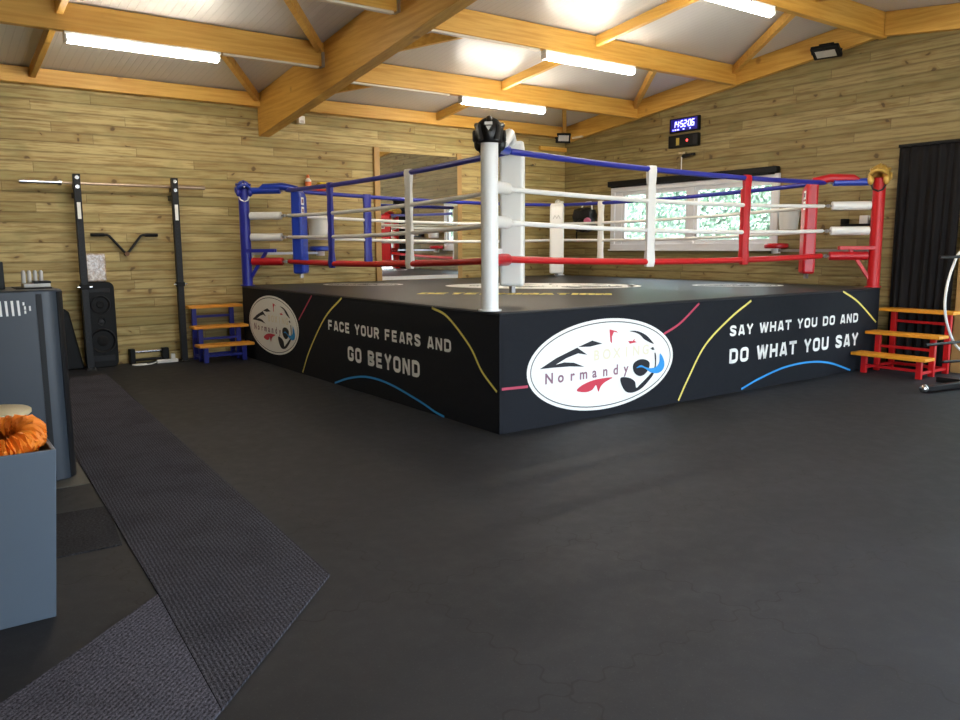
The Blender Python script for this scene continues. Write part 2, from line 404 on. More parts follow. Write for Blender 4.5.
LOGO = {
'wing1': [(-.757, .027), (-.575, .104), (-.339, .173), (-.221, .102), (-.329, .123), (-.462, .094), (-.584, .048), (-.487, .059), (-.376, .046), (-.254, 0), (-.414, .018), (-.602, .025)],
'wing2': [(-.33, .178), (-.164, .221), (-.042, .186), (-.192, .17)],
'ear': [(.043, .305), (.13, .284), (.152, .268), (.099, .28), (.075, .24), (.077, .177), (.056, .197)],
'eye': [(.281, .184), (.34, .179), (.367, .201), (.361, .181), (.394, .164), (.336, .161), (.304, .158)],
'mane': [(.294, .273), (.398, .266), (.509, .225), (.59, .165), (.618, .132), (.5, .18), (.432, .23), (.365, .256)],
'snout': [(.577, .093), (.615, .106), (.634, .076), (.609, .075)],
'blob': [(.195, -.142), (.302, -.153), (.38, -.195), (.4, -.256), (.447, -.233), (.546, -.173), (.612, -.125), (.644, -.065), (.635, .045), (.656, .027), (.66, -.067), (.636, -.143), (.559, -.214), (.46, -.274), (.35, -.296), (.263, -.275), (.207, -.207)],
'nose': [(.364, -.024), (.428, .001), (.506, -.003), (.568, -.035), (.565, -.089), (.511, -.139), (.445, -.152), (.378, -.121), (.35, -.069)],
'blue': [(.394, -.073), (.452, -.051), (.52, -.077), (.599, -.093), (.667, -.083), (.705, -.04), (.709, .036), (.757, -.013), (.776, -.078), (.75, -.126), (.682, -.148), (.59, -.132), (.509, -.087), (.457, -.071)],
'fish': [(-.339, -.202), (-.285, -.162), (-.156, -.131), (-.015, -.124), (.093, -.13), (-.003, -.162), (-.054, -.197), (-.081, -.239), (-.111, -.176), (-.155, -.213), (-.234, -.226)]}
def smooth_poly(key, p, n=4):
    if key not in ('nose', 'blob', 'blue', 'mane', 'fish'): return p
    q = spline(p[-2:] + p + p[:2], n); return q[2*n:(2+len(p))*n]
def emblem(parent, o, u, v, n, k=1.):
    """white oval badge with the gym's mark; slots white, black, red, blue, plum, cream"""
    b = B(); o, u, v, n = V(o), V(u)*k, V(v)*k, V(n)
    el = lambda a, c, m=72: [(a*math.cos(2*math.pi*i/m), c*math.sin(2*math.pi*i/m)) for i in range(m)]
    b.mi = 0; b.flat(el(.895, .403), o + n*.003, u, v)
    b.mi = 1; b.strip(el(.855, .372), .008, o + n*.0045, u, v, closed=True)
    lay = {'nose': (1, .006), 'blob': (1, .0055), 'blue': (3, .007), 'ear': (2, .005), 'eye': (2, .005), 'fish': (2, .005)}
    for key, poly in LOGO.items():
        b.mi, z = lay.get(key, (1, .005)); b.flat(smooth_poly(key, poly), o + n*z, u, v)
    b.mi = 4; spaced_text(b, 'Normandy', -.655, .131, -.105, .125, o + n*.005, u, v)
    b.mi = 5; spaced_text(b, 'BOXING', -.11, .125, .045, .125, o + n*.005, u, v)
    return obj('emblem', b, ['print_white', 'print_black', 'print_red', 'print_blue', 'print_plum', 'print_cream'], parent, smooth=False)

# ================================================================== the room
def wall(name, m, rects, axis, at, t, label):
    """a wall made of rectangles (u0,u1,z0,z1) in the plane axis=at, thickness t outward"""
    b = B()
    for u0, u1, z0, z1 in rects:
        lo, hi = min(at, at+t), max(at, at+t)
        if axis == 1: b.box(u0, u1, lo, hi, z0, z1)
        else: b.box(lo, hi, u0, u1, z0, z1)
    return struct(obj(name, b, m, smooth=False), label, 'wall')
G = .14
struct(obj('floor', B().box(XL-G, XW+G, YF-G, YW+G, -.1, 0), 'floor', smooth=False), 'dark rubber gym floor of interlocking tiles', 'floor')
wall('wall_back', 'plank_x', [(XL-G, XW+G, 0, 3.62)], 1, YW, G, 'yellow pine clad wall behind the pull-up rack and ring')
def gable(name, m, at, t, holes, label):
    b = B(); lo, hi = min(at, at+t), max(at, at+t)
    ys = sorted({YF, YW, RIDGE} | {h[0] for h in holes} | {h[1] for h in holes})
    for a, c in zip(ys, ys[1:]):
        hs = sorted([h for h in holes if h[0] <= a and h[1] >= c], key=lambda h: h[2]); z = 0
        segs = []
        for h in hs:
            if h[2] > z: segs.append((z, h[2]))
            z = h[3]
        for z0, z1 in segs: b.box(lo, hi, a, c, z0, z1)
        ta, tc = roof(a)+.02, roof(c)+.02
        b.hexa([(lo, a, z), (hi, a, z), (hi, c, z), (lo, c, z), (lo, a, ta), (hi, a, ta), (hi, c, tc), (lo, c, tc)])
    return struct(obj(name, b, m, smooth=False), label, 'wall')
WIN = (1.70, 4.88, 1.47, 2.46); DOR = (-2.95, -.87, 0, 2.1)
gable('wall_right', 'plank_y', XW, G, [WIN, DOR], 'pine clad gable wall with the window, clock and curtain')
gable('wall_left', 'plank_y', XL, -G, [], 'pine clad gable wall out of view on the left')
FRO = (-2.2, 4.2, 0, 2.45)
wall('wall_front', 'plank_x', [(XL-G, FRO[0], 0, 3.62), (FRO[1], XW+G, 0, 3.62), (FRO[0], FRO[1], FRO[3], 3.62)], 1, YF, -G, 'pine clad wall behind the camera with wide opening')
b = B()
for ya, yb in ((YF-G, RIDGE), (RIDGE, YW+G)):
    za, zb = roof(ya), roof(yb)
    b.hexa([(XL-G, ya, za), (XW+G, ya, za), (XW+G, yb, zb), (XL-G, yb, zb), (XL-G, ya, za+.1), (XW+G, ya, za+.1), (XW+G, yb, zb+.1), (XL-G, yb, zb+.1)])
struct(obj('ceiling', b, 'sheet', smooth=False), 'pale grey ribbed metal roof sheets between the timbers', 'ceiling')

# ---- roof timbers, each one its own object
def timber(name, b, m, label): return struct(obj(name, b, m, bevel=.006, seg=1), label, 'beam')
RX, RW = .514, .16          # glulam rafter
def sl(y, dz): return roof(y) + dz
def purlin(x0, x1, y, dz, label, w=.09):
    t = thing('purlin', label, 'beam', ((x0+x1)/2, y, roof(y)+dz)); t['kind'] = 'structure'
    zt = min(roof(y-w/2), roof(y+w/2)) - .002
    obj('timber', B().box(x0, x1, y-w/2, y+w/2, roof(y)+dz, zt), 'beam_x', t, bevel=.006, seg=1)
    return t
def hanger(t, x, y, dz, s):
    """galvanised joist hanger at a purlin end"""
    obj('joist_hanger', B().box(x, x+s*.035, y-.055, y+.055, roof(y)+dz-.006, roof(y)+dz+.16), 'steel', t)
def trunking(t, x0, x1, y, dz):
    obj('cable_trunking', B().box(x0, x1, y-.03, y+.03, roof(y)+dz-.022, roof(y)+dz), 'trunk', t)
PY = {'low': (4.33, -.275), 'mid': (2.45, -.275), 'ridge': (RIDGE, -.31)}
PL = {'low': 3.97, 'mid': 2.22, 'ridge': RIDGE}      # the left bay is set out a little nearer the ridge
LB, RB = (XL, RX-RW/2), (RX+RW/2, XW)
names = {'low': 'nearest the back wall', 'mid': 'second up from the back wall', 'ridge': 'at the ridge'}
for key, (yr, dz) in PY.items():
    for side, (x0, x1) in (('left', LB), ('right', RB)):
        y = yr if side == 'right' else PL[key]
        t = purlin(x0, x1, y, dz, f'honey pine roof purlin {names[key]}, {side} of the big rafter')
        hanger(t, x1 if side == 'left' else x0, y, dz, -1 if side == 'left' else 1)
        if key != 'ridge': trunking(t, x0+.06 if side == 'right' else -.75, x1-.06 if side == 'left' else 2.45, y, dz)
for side, (x0, x1) in (('left', LB), ('right', RB)):
    b = B(); b.box(x0, x1, 5.985, YW-.002, 3.43, 3.615)
    t = timber('wall_plate', b, 'beam_x', f'honey pine beam along the top of the back wall, {side} of the big rafter')
for y in (-1.5, -3.4):
    for side, (x0, x1) in (('left', LB), ('right', RB)):
        if side == 'right': purlin(x0, x1, y, -.265, f'honey pine purlin on the near roof slope at {abs(y)} m, {side} bay')
# big glulam rafter: two sloping lengths meeting at the ridge
b = B(); x0, x1 = RX-RW/2, RX+RW/2
b.prism([(6.115, 3.045), (6.115, roof(6.115)-.003), (RIDGE, roof(RIDGE)-.003), (2*RIDGE-6.05, roof(6.05)-.003), (2*RIDGE-6.05, roof(6.05)-.53), (RIDGE, roof(RIDGE)-.53)], (x0, 0, 0), (0, 1, 0), (0, 0, 1), (RW, 0, 0))
timber('rafter', b, 'beam_y', 'thick honey glulam rafter slanting up from the back wall across the bay')
def gable_beam(ya, yb, label):
    b = B(); x0, x1 = XW-.085, XW-.002
    b.hexa([(x0, ya, roof(ya)-.285), (x1, ya, roof(ya)-.285), (x1, yb, roof(yb)-.285), (x0, yb, roof(yb)-.285), (x0, ya, roof(ya)-.003), (x1, ya, roof(ya)-.003), (x1, yb, roof(yb)-.003), (x0, yb, roof(yb)-.003)])
    timber('gable_beam', b, 'beam_y', label)
gable_beam(RIDGE+.05, 6.03, 'honey beam sloping up the top of the window wall to the ridge')
gable_beam(-5.3, RIDGE-.05, 'honey beam sloping down from the ridge towards the camera on the window wall')
def stick(name, x0, y0, x1, y1, label, w=.065, h=.12, dz=-.004):
    b = B(); d = V((x1-x0, y1-y0, 0)).normalized(); s = V((-d.y, d.x, 0))*w/2
    P = []
    for dd in (-h, 0):
        for (x, y), sg in (((x0, y0), 1), ((x0, y0), -1), ((x1, y1), -1), ((x1, y1), 1)):
            P.append((x+s.x*sg, y+s.y*sg, roof(y)+dz+dd-.015))
    b.hexa(P); timber(name, b, 'beam_y', label)
rows = [('low', 4.38, 5.98, 'lowest roof bay'), ('mid', 2.50, 4.28, 'middle roof bay'), ('ridge', .40, 2.40, 'top roof bay')]
lrows = {'low': (4.02, 5.98), 'mid': (2.27, 3.92), 'ridge': (.40, 2.17)}
for key, ya, yb, nm in rows:
    la, lb = lrows[key]
    stick('nogging', 3.35, ya, 3.35, yb, f'short straight roof batten mid span right of the rafter, {nm}')
    stick('nogging', -2.33, la, -2.33, lb, f'short straight roof batten mid span left of the rafter, {nm}')
    stick('roof_brace', -.85, la, RX-RW/2-.06, lb, f'diagonal roof brace meeting the rafter from the left, {nm}')
    stick('roof_brace', 1.88, ya, RX+RW/2+.06, yb, f'diagonal roof brace meeting the rafter from the right, {nm}')
    stick('roof_brace', 4.6, ya, XW-.14, yb, f'diagonal roof brace meeting the window wall, {nm}')
stick('nogging', 4.65, .30, 4.65, -1.45, 'pale straight roof batten past the ridge at top right')

# ---- lamps: long fluorescent battens under the purlins
def tube_light(xc, key, label, L=1.52):
    y, dz = PY[key] if key in PY else (float(key), -.265)
    if key in PL and xc < 0: y = PL[key]
    z = roof(y)+dz; t = thing('tube_light', label, 'ceiling light', (xc, y, z), 'fluorescent battens under the roof purlins')
    obj('housing', B().box(xc-L/2, xc+L/2, y-.045, y+.045, z-.035, z), 'white_paint', t, bevel=.004)
    b = B()
    prof = [(-.05, 0), (-.052, -.03), (-.035, -.062), (0, -.072), (.035, -.062), (.052, -.03), (.05, 0)]
    b.prism(prof, (xc-L/2+.03, y, z-.035), (0, 1, 0), (0, 0, 1), (L-.06, 0, 0))
    obj('diffuser', b, 'tube', t)
    for s in (-1, 1):
        obj('end_cap', B().box(*sorted((xc+s*(L/2-.03), xc+s*L/2)), y-.05, y+.05, z-.1, z-.035), 'white_paint', t, bevel=.01)
    return t
tube_light(-1.54, 'low', 'long lit tube light over the pull-up rack, left of the big rafter')
tube_light(3.40, 'low', 'lit tube light just above the near white ring post, nearest the back wall')
tube_light(3.29, 'mid', 'lit tube light in the middle of the ceiling, second from the back wall')
tube_light(3.14, 'ridge', 'lit tube light under the ridge at the top edge of the photo')
tube_light(3.2, '-3.4', 'added unseen tube light behind the camera, right bay')  # out of view, added to light the room
tube_light(-1.9, '-3.4', 'added unseen tube light behind the camera, left bay')  # another unseen lamp, added for more light

# ---- window in the right wall
t = thing('window_1', 'wide white window with two sashes in the right wall', 'window', (XW, 3.29, 1.47)); t['kind'] = 'structure'
y0, y1, z0, z1 = WIN
def frame(b, x0, x1, y0, y1, z0, z1, w):
    b.box(x0, x1, y0, y1, z0, z0+w); b.box(x0, x1, y0, y1, z1-w, z1); b.box(x0, x1, y0, y0+w, z0+w, z1-w); b.box(x0, x1, y1-w, y1, z0+w, z1-w); return b
obj('window_frame', frame(B(), XW-.03, XW+.09, y0-.03, y1+.03, z0-.03, z1+.03, .09), 'pvc', t, bevel=.006)
obj('mullion', B().box(XW-.005, XW+.085, 3.15, 3.26, z0+.05, z1-.05), 'pvc', t, bevel=.004)
for a, c in ((y0+.055, 3.155), (3.255, y1-.20)):
    obj('sash', frame(B(), XW+.01, XW+.07, a, c, z0+.055, z1-.055, .065), 'pvc', t, bevel=.006)
    obj('pane', B().box(XW+.035, XW+.04, a+.06, c-.06, z0+.115, z1-.115), 'glass', t, smooth=False)
obj('side_panel', B().box(XW+.0, XW+.08, y1-.205, y1-.05, z0+.05, z1-.05), 'pvc', t)
obj('window_sill', B().box(XW-.06, XW-.001, y0-.05, y1+.05, z0-.055, z0-.028), 'pvc', t, bevel=.005)
t = thing('roller_blind', 'black rolled-up blind cassette mounted above the window', 'blind', (XW, 3.3, 2.5))
obj('cassette', B().box(XW-.09, XW-.002, 1.68, 4.94, 2.495, 2.585), 'black', t, bevel=.012)
obj('bottom_bar', B().box(XW-.06, XW-.04, 1.74, 4.88, 2.475, 2.496), 'black_metal', t)
# ---- glazed double door in the right wall, just past the curtain (seen only in the mirror)
t = thing('door_1', 'white glazed double door in the right wall beyond the curtain', 'door', (XW, -1.96, 0)); t['kind'] = 'structure'
obj('door_frame', frame(B(), XW-.02, XW+.1, DOR[0]-.02, DOR[1]+.02, -.0, DOR[3]+.02, .06), 'pvc', t)
for a, c in ((DOR[0]+.045, -1.92), (-1.91, DOR[1]-.045)):
    obj('leaf', frame(B(), XW+.02, XW+.07, a, c, .065, DOR[3]-.045, .09), 'pvc', t)
    obj('pane', B().box(XW+.04, XW+.045, a+.085, c-.085, .15, DOR[3]-.13), 'glass', t, smooth=False)
# opening behind the camera: timber lined
b = B(); w = .09
b.box(FRO[0]-.02, FRO[0]+w, YF-G, YF+.03, 0, FRO[3]); b.box(FRO[1]-w, FRO[1]+.02, YF-G, YF+.03, 0, FRO[3]); b.box(FRO[0]-.02, FRO[1]+.02, YF-G, YF+.03, FRO[3]-w, FRO[3]+.02)
struct(obj('trim_1', b, 'beam_x', bevel=.005), 'timber lining of the wide opening behind the camera', 'trim')
struct(obj('trim_2', B().box(XW-.07, XW-.002, -.855, -.74, 0, 2.3), 'dull_wood', bevel=.005), 'upright timber post on the right wall beside the curtain', 'trim')

# ================================================================== boxing ring
ring = thing('boxing_ring', 'large boxing ring with black printed skirt, coloured corner posts and four ropes', 'boxing ring', (RING/2, RING/2, 0))
obj('platform', B().box(.03, RING-.03, .03, RING-.03, 0, DECK-.03), 'black', ring)
can = obj('canvas', B().box(0, RING, 0, RING, DECK-.03, DECK), 'canvas', ring, bevel=.02, seg=3)
def skirt(name, p0, p1, n):
    """one side of the skirt: a gently waved cloth wall hanging from the deck edge"""
    b = B(); p0, p1, n = V(p0), V(p1), V(n); NU, NV = 160, 10; rows = []
    L = (p1-p0).length
    for j in range(NV+1):
        z = (DECK-.012)*(1 - j/NV); row = []
        for i in range(NU+1):
            s = i/NU; e = min(s, 1-s)*L
            hem = max(0, 1 - z/.10)
            w = -.004*hem*(1+math.sin(s*L*7+1)*math.sin(s*L*2.3)) + (.0 if j else -.006)
            row.append(b.bm.verts.new(p0.lerp(p1, s) + n*w + V((0, 0, z))))
        rows.append(row)
    for A, C in zip(rows, rows[1:]):
        for i in range(NU): b.bm.faces.new((A[i], A[i+1], C[i+1], C[i]))
    # backing so that the cloth has thickness
    d = -n*.02
    q = [p0+d*1.5, p1+d*1.5]
    b.hexa([q[0]+d*.2, q[1]+d*.2, q[1], q[0], q[0]+d*.2+V((0, 0, .9)), q[1]+d*.2+V((0, 0, .9)), q[1]+V((0, 0, .9)), q[0]+V((0, 0, .9))])
    return obj(name, b, 'skirt', ring)
sk_l = skirt('skirt', (0, RING, 0), (0, 0, 0), (-1, 0, 0))
sk_r = skirt('skirt', (0, 0, 0), (RING, 0, 0), (0, -1, 0))
skirt('skirt', (RING, 0, 0), (RING, RING, 0), (1, 0, 0)); skirt('skirt', (RING, RING, 0), (0, RING, 0), (0, 1, 0))
def lettering(parent, lines, o, u, v, m='print_white', **kw):
    for s, x0, x1, base, cap in lines:
        for wd, a, c in words(s, x0, x1):
            b = B(); block_text(b, wd, a, c, base, cap, o, u, v, **kw); obj('lettering', b, m, parent, smooth=False)
def spline(pts, n=6):
    out = []; P = [V(p) for p in pts]
    for i in range(len(P)-1):
        a = P[i-1] if i else P[i]*2-P[i+1]; b, c = P[i], P[i+1]; d = P[i+2] if i+2 < len(P) else c*2-b
        for k in range(n):
            t = k/n; out.append(tuple(.5*((2*b) + (c-a)*t + (2*a-5*b+4*c-d)*t*t + (3*b-a-3*c+d)*t**3)))
    return out + [tuple(P[-1])]
def stripe(parent, pts, w, m, o, u, v):
    o_ = obj('stripe', B().strip(spline(pts), w, o, u, v), m, parent, smooth=False); o_['label'] = {'print_yellow': 'pale yellow', 'print_blue': 'sky blue', 'print_pink': 'rose red'}[m] + ' printed curve'
# right face (u = +x), 4 mm in front of the cloth
oR, uR = V((0, -.004, 0)), V((1, 0, 0)); oL, uL = V((-.004, 0, 0)), V((0, -1, 0)); Z = V((0, 0, 1))
emblem(sk_r, (1.172, -.001, .468), uR, Z, (0, -1, 0)); emblem(sk_l, (-.001, 4.77, .52), uL, Z, (-1, 0, 0), .93)
lettering(sk_r, [('SAY WHAT YOU DO AND', 2.915, 5.37, .59, .105), ('DO WHAT YOU SAY', 2.925, 5.40, .312, .145)], oR, uR, Z)
lettering(sk_l, [('FACE YOUR FEARS AND', -3.125, -.675, .597, .108), ('GO BEYOND', -2.665, -1.195, .307, .15)], oL, uL, Z)
for pts, m in (([(3.257, .935), (2.922, .775), (2.544, .531), (2.304, .226), (2.167, .02)], 'print_yellow'), ([(5.0, .965), (5.348, .826), (5.79, .56)], 'print_yellow'),
               ([(3.153, .024), (3.474, .106), (3.921, .182), (4.403, .194), (4.817, .144), (5.264, .019)], 'print_blue'),
               ([(.02, .37), (.29, .362)], 'print_pink'), ([(1.93, .681), (2.161, .771), (2.43, .945)], 'print_pink')):
    stripe(sk_r, pts, .022, m, oR, uR, Z)
for pts, m in (([(-2.764, .965), (-3.205, .719), (-3.643, .313), (-3.87, .02)], 'print_yellow'), ([(-.98, .965), (-.729, .9), (-.404, .68), (-.236, .49), (-.03, .345)], 'print_yellow'),
               ([(-3.0, .012), (-2.631, .115), (-2.222, .18), (-1.767, .17), (-1.212, .085), (-.958, .03), (-.8, .008)], 'print_blue'), ([(-3.532, .955), (-3.93, .645)], 'print_pink')):
    stripe(sk_l, pts, .022, m, oL, uL, Z)
# prints on the canvas
def deck_mark(c, u, k, m='print_white'):
    b = B(); o = V((c[0], c[1], DECK+.002)); u = V((u[0], u[1], 0)).normalized(); v = V((-u.y, u.x, 0)); u, v = u*k, v*k
    el = [(.895*math.cos(2*math.pi*i/60), .5*math.sin(2*math.pi*i/60)) for i in range(60)]
    b.strip(el, .11, o, u, v, closed=True)
    if k > 1:
        b.mi = 0; b.flat(el, o, u, v); o = o + V((0, 0, .002)); b.mi = 1
    for p in LOGO.values(): b.flat([(x, y*1.2) for x, y in p], o, u, v)
    spaced_text(b, 'Normandy', -.655, .131, -.12, .13, o, u, v)
    return obj('emblem', b, [m, 'canvas'], can, smooth=False)
deck_mark((1.4, 4.95), (1, -1), .6); deck_mark((4.95, 1.4), (1, -1), .6); deck_mark((3.0, 3.0), (1, -1), 1.35)
o = V((1.62, 1.86, DECK+.002)); u = V((1, -1, 0)).normalized(); v = V((1, 1, 0)).normalized()
lettering(can, [('DETERMINATION', -1.05, 1.05, -.14, .28)], o, u, v, 'print_yellow')

# corner posts, pads, turnbuckle covers, ropes
CORN = {'near': ((0, 0), (1, 1), 'white', 'white_paint', 'white'), 'left': ((0, RING), (1, -1), 'blue', 'navy', 'blue'),
        'right': ((RING, 0), (-1, 1), 'red', 'red_paint', 'red'), 'far': ((RING, RING), (-1, -1), 'white', 'white_paint', 'white')}
ROPE_Z = {'near': (2.30, 1.982, 1.70, 1.388), 'left': (2.262, 1.928, 1.642, 1.312), 'right': (2.244, 1.966, 1.666, 1.364), 'far': (2.192, 1.874, 1.604, 1.264)}
ROPE_M = ('navy', 'white', 'white', 'red_paint'); ROPE_R = (.027, .022, .022, .03)
RC, POST = {}, {}
for key, ((cx, cy), (sx, sy), pm, post_m, lab) in CORN.items():
    d = V((sx, sy, 0)).normalized(); side = V((-d.y, d.x, 0)); c = V((cx, cy, 0))
    p = c + d*.085 if key != 'near' else V((.05, .19, 0)); POST[key] = p
    top = 2.33 if key == 'near' else 2.29
    rc = c + d*(.5*math.sqrt(2)); RC[key] = rc
    po = obj('post', B().cyl(p+Z*DECK, p+Z*top, .07, 24), post_m, ring, bevel=.006); po['label'] = f'{lab} corner post'
    obj('base_flange', B().cyl(p+Z*DECK, p+Z*(DECK+.012), .095, 24), post_m, po)
    # stiffening bracket: twin arms and a sloping strut
    a0 = p + Z*1.46
    br = B()
    for s in (-1, 1): br.bar(a0+side*s*.05, a0+d*.42+side*s*.03, .035, .045)
    br.bar(p+d*.05+Z*(DECK+.1), a0+d*.3, .045, .04); obj('bracket', br, post_m, po, bevel=.004)
    # padded cushion with slanted top hanging inside the rope corner
    w = .235 if key != 'near' else .215; z0 = 1.15 if key != 'far' else 1.04; z1 = ROPE_Z[key][0] + (.10 if key == 'near' else .02)
    th = .145; pc = rc + d*.16; b = B()
    prof = [(-th/2, z0), (th/2, z0), (th/2, z1-.12), (th/2-.03, z1-.04), (-th/2+.04, z1), (-th/2, z1)]
    b.prism(prof, pc - side*w/2, d, Z, side*w)
    pad = obj('corner_pad', b, pm, ring, bevel=.028, seg=3); pad['label'] = f'{lab} vinyl corner cushion'
    tie = B().tube([pc - d*.02 + Z*(z1-.01), rc - d*.06 + Z*(z1+.03), rc - d*.33 + Z*(ROPE_Z[key][0]+.045), rc - d*.40 + Z*(ROPE_Z[key][0]+.01)], [.045, .05, .045, .03], 12)
    obj('top_strap', tie, pm, pad)
    obj('strap_tail', B().box(pc.x-.02, pc.x+.02, pc.y-.02, pc.y+.02, z0-.06, z0+.01), 'steel', pad)
    if key in ('left', 'right'):
        # maker's patch on the side that shows from outside
        q = pc + Z*(z1-.19) + (side if key == 'right' else -side)*0
        n = (V((-1, 0, 0)) if key == 'left' else V((0, -1, 0)))
        sd = (-side if key == 'left' else side)
        face = V((-.707, -.707, 0)); face = side if side.dot(face) > 0 else -side
        q = pc + face*(w/2-.06) + d*(th/2+.002) + Z*(z1-.17); b = B(); d_, face_ = face, d
        b.obox(q, d_, Z, face_, .095, .10, .003); b.obox(q-Z*.125, d_, Z, face_, .095, .10, .003); b.mi = 1
        b.obox(q+face_*.002, d_, Z, face_, .06, .05, .002); b.obox(q-Z*.125+face_*.002, d_, Z, face_, .06, .05, .002)
        lb = obj('patch', b, ['print_white', 'print_plum'], pad); lb['label'] = 'white square label with dark mark'
    if key == 'far':
        b = B(); b.strip([(-.06, -.03), (-.03, .03), (0, -.02), (.03, .03), (.06, -.03)], .012, pc + d*(th/2+.003) + Z*1.98, side, Z)
        obj('patch', b, 'clear', pad, smooth=False)
    for k in range(4):
        zz = ROPE_Z[key][k]; A = p + d*.07 + Z*zz; E = rc + Z*zz; dd = (E-A)
        col = ('blue', 'white', 'white', 'red')[k]
        s = obj('turnbuckle_cover', B().cyl(A+dd*.02, A+dd*.83, .052 if k else .044, 16), col, ring, bevel=.008)
        s['label'] = ('blue', 'white', 'white', 'red')[k] + ' padded sleeve'
        obj('turnbuckle', B().cyl(A, A+dd*.98, .011, 8).tube([A+dd*.90+Z*.02, A+dd*.90-Z*.02], .02, 8), 'steel', s)
SIDES = (('near', 'left'), ('near', 'right'), ('left', 'far'), ('right', 'far'))
def rope_pt(a, c, k, t):
    p = (RC[a]+Z*ROPE_Z[a][k]).lerp(RC[c]+Z*ROPE_Z[c][k], t)
    return p - Z*.04*(4*t*(1-t))
for a, c in SIDES:
    for k in range(4):
        o_ = obj('rope', B().tube([rope_pt(a, c, k, i/30) for i in range(31)], ROPE_R[k], 12), ROPE_M[k], ring)
        o_['label'] = ('blue top rope', 'white rope', 'white rope', 'red bottom rope')[k]
def spacer(a, c, t, m):
    """vinyl strip laced round the four ropes"""
    d = (RC[c]-RC[a]).normalized(); n = V((-d.y, d.x, 0)); b = B(); up = []
    pts = [rope_pt(a, c, k, t) for k in range(4)]
    prof = [pts[0]+Z*.035] + pts[:1] + [pts[0].lerp(pts[1], .5)] + [pts[1], pts[1].lerp(pts[2], .5), pts[2], pts[2].lerp(pts[3], .5), pts[3], pts[3]-Z*.05]
    wid = [.11, .12, .105, .115, .105, .115, .105, .12, .105]; dep = [.05, .07, .045, .062, .045, .062, .045, .08, .05]
    rings = []
    for p, w, e in zip(prof, wid, dep):
        rings.append([b.bm.verts.new(p + d*x*w/2 + n*y*e/2) for x, y in ((-1, -.6), (-.6, -1), (.6, -1), (1, -.6), (1, .6), (.6, 1), (-.6, 1), (-1, .6))])
    for A, C in zip(rings, rings[1:]):
        for i in range(8): b.bm.faces.new((A[i], A[(i+1) % 8], C[(i+1) % 8], C[i]))
    b.bm.faces.new(rings[0][::-1]); b.bm.faces.new(rings[-1])
    o_ = obj('rope_spacer', b, m, ring); o_['label'] = {'white': 'white', 'navy': 'blue', 'red': 'red'}[m] + ' rope spacer strip'
IN, SP = .5, RING-1.
for a, c, y, m in (('near', 'left', 2.18, 'white'), ('near', 'left', 4.03, 'navy'), ('near', 'right', 2.27, 'white'), ('near', 'right', 3.81, 'red'),
                   ('left', 'far', 1.70, 'navy'), ('left', 'far', 4.2, 'white'), ('right', 'far', 1.62, 'red'), ('right', 'far', 4.30, 'white')):
    spacer(a, c, (y-IN)/SP, m)

# ================================================================== head guards on the posts
def head_guard(name, c, face, k, main, trim, label, badge=None, liner='black'):
    """open-faced boxing head guard; c = centre of the shell, face = direction it looks"""
    t = thing(name, label, 'head guard', c); f = V(face).normalized(); s = V((-f.y, f.x, 0)); c = V(c)
    Rm = lambda a, bb, h: c + f*a*k + s*bb*k + Z*h*k
    b = B()
    # shell: shaped dome, open in front and below
    n, m = 28, 12; rings = []
    for j in range(m+1):
        th = R(8 + 122*j/m); ring_ = []
        for i in range(n):
            ph = 2*math.pi*i/n
            x, y, z = math.sin(th)*math.cos(ph)*.125, math.sin(th)*math.sin(ph)*.108, math.cos(th)*.118
            pf = 1 + .05*math.cos(6*ph)*math.sin(th)**2
            ring_.append(b.bm.verts.new(Rm(x*pf, y*pf, z)))
        rings.append(ring_)
    for j in range(m):
        for i in range(n):
            ph = 2*math.pi*(i+.5)/n
            if j >= 6 and math.cos(ph) > .55: continue
            b.bm.faces.new((rings[j][i], rings[j+1][i], rings[j+1][(i+1) % n], rings[j][(i+1) % n]))
    o_ = obj('shell', b, main, t); q = o_.modifiers.new('pad', 'SOLIDIFY'); q.thickness = .028*k; q.offset = -.3
    q = o_.modifiers.new('soft', 'SUBSURF'); q.levels = q.render_levels = 1
    b = B().tube([Rm(.118, -.085, .005), Rm(.14, -.045, .04), Rm(.146, 0, .05), Rm(.14, .045, .04), Rm(.118, .085, .005)], .024*k, 10); obj('brow_pad', b, main, t)
    for sg in (-1, 1):
        obj('temple_pad', B().tube([Rm(.09, sg*.075, .05), Rm(0, sg*.1, .065), Rm(-.09, sg*.075, .045), Rm(-.115, sg*.06, -.06)], .022*k, 8), trim, t)
        obj('cheek_pad', B().blob(Rm(.085, sg*.088, -.065), (.04*k, .04*k, .06*k), 14, 10), trim, t)
        obj('ear_guard', B().tube([Rm(.028*math.cos(i*math.pi/6)-.01, sg*.118, -.02+.034*math.sin(i*math.pi/6)) for i in range(12)], .014*k, 8, closed=True), trim, t)
    obj('chin_strap', B().tube([Rm(.06, -.09, -.1), Rm(.07, -.06, -.17), Rm(.07, .0, -.2), Rm(.065, .05, -.18), Rm(.06, .09, -.1)], .012*k, 8), liner, t)
    obj('top_panel', B().tube([Rm(.115, 0, .062), Rm(.065, 0, .105), Rm(0, 0, .117), Rm(-.065, 0, .105), Rm(-.115, 0, .062), Rm(-.13, 0, 0)], .024*k, 8), trim, t)
    if badge:
        sg = -1 if f.y > 0 else 1; h0 = .06
        b = B(); b.obox(Rm(sg*.152, 0, h0), s, Z, f, .06*k, .022*k, .006); b.prism([(-.022, .0), (.022, .0), (0, -.034)], Rm(sg*.156, 0, h0-.02), s*k, Z*k, f*.004)
        obj('badge', b, badge, t, smooth=False)
    return t
pn = POST['near']
head_guard('head_guard', pn+Z*2.375, (.63, .77, 0), 1.0, 'leather', 'leather', 'black leather head guard on top of the near white post', 'clear')
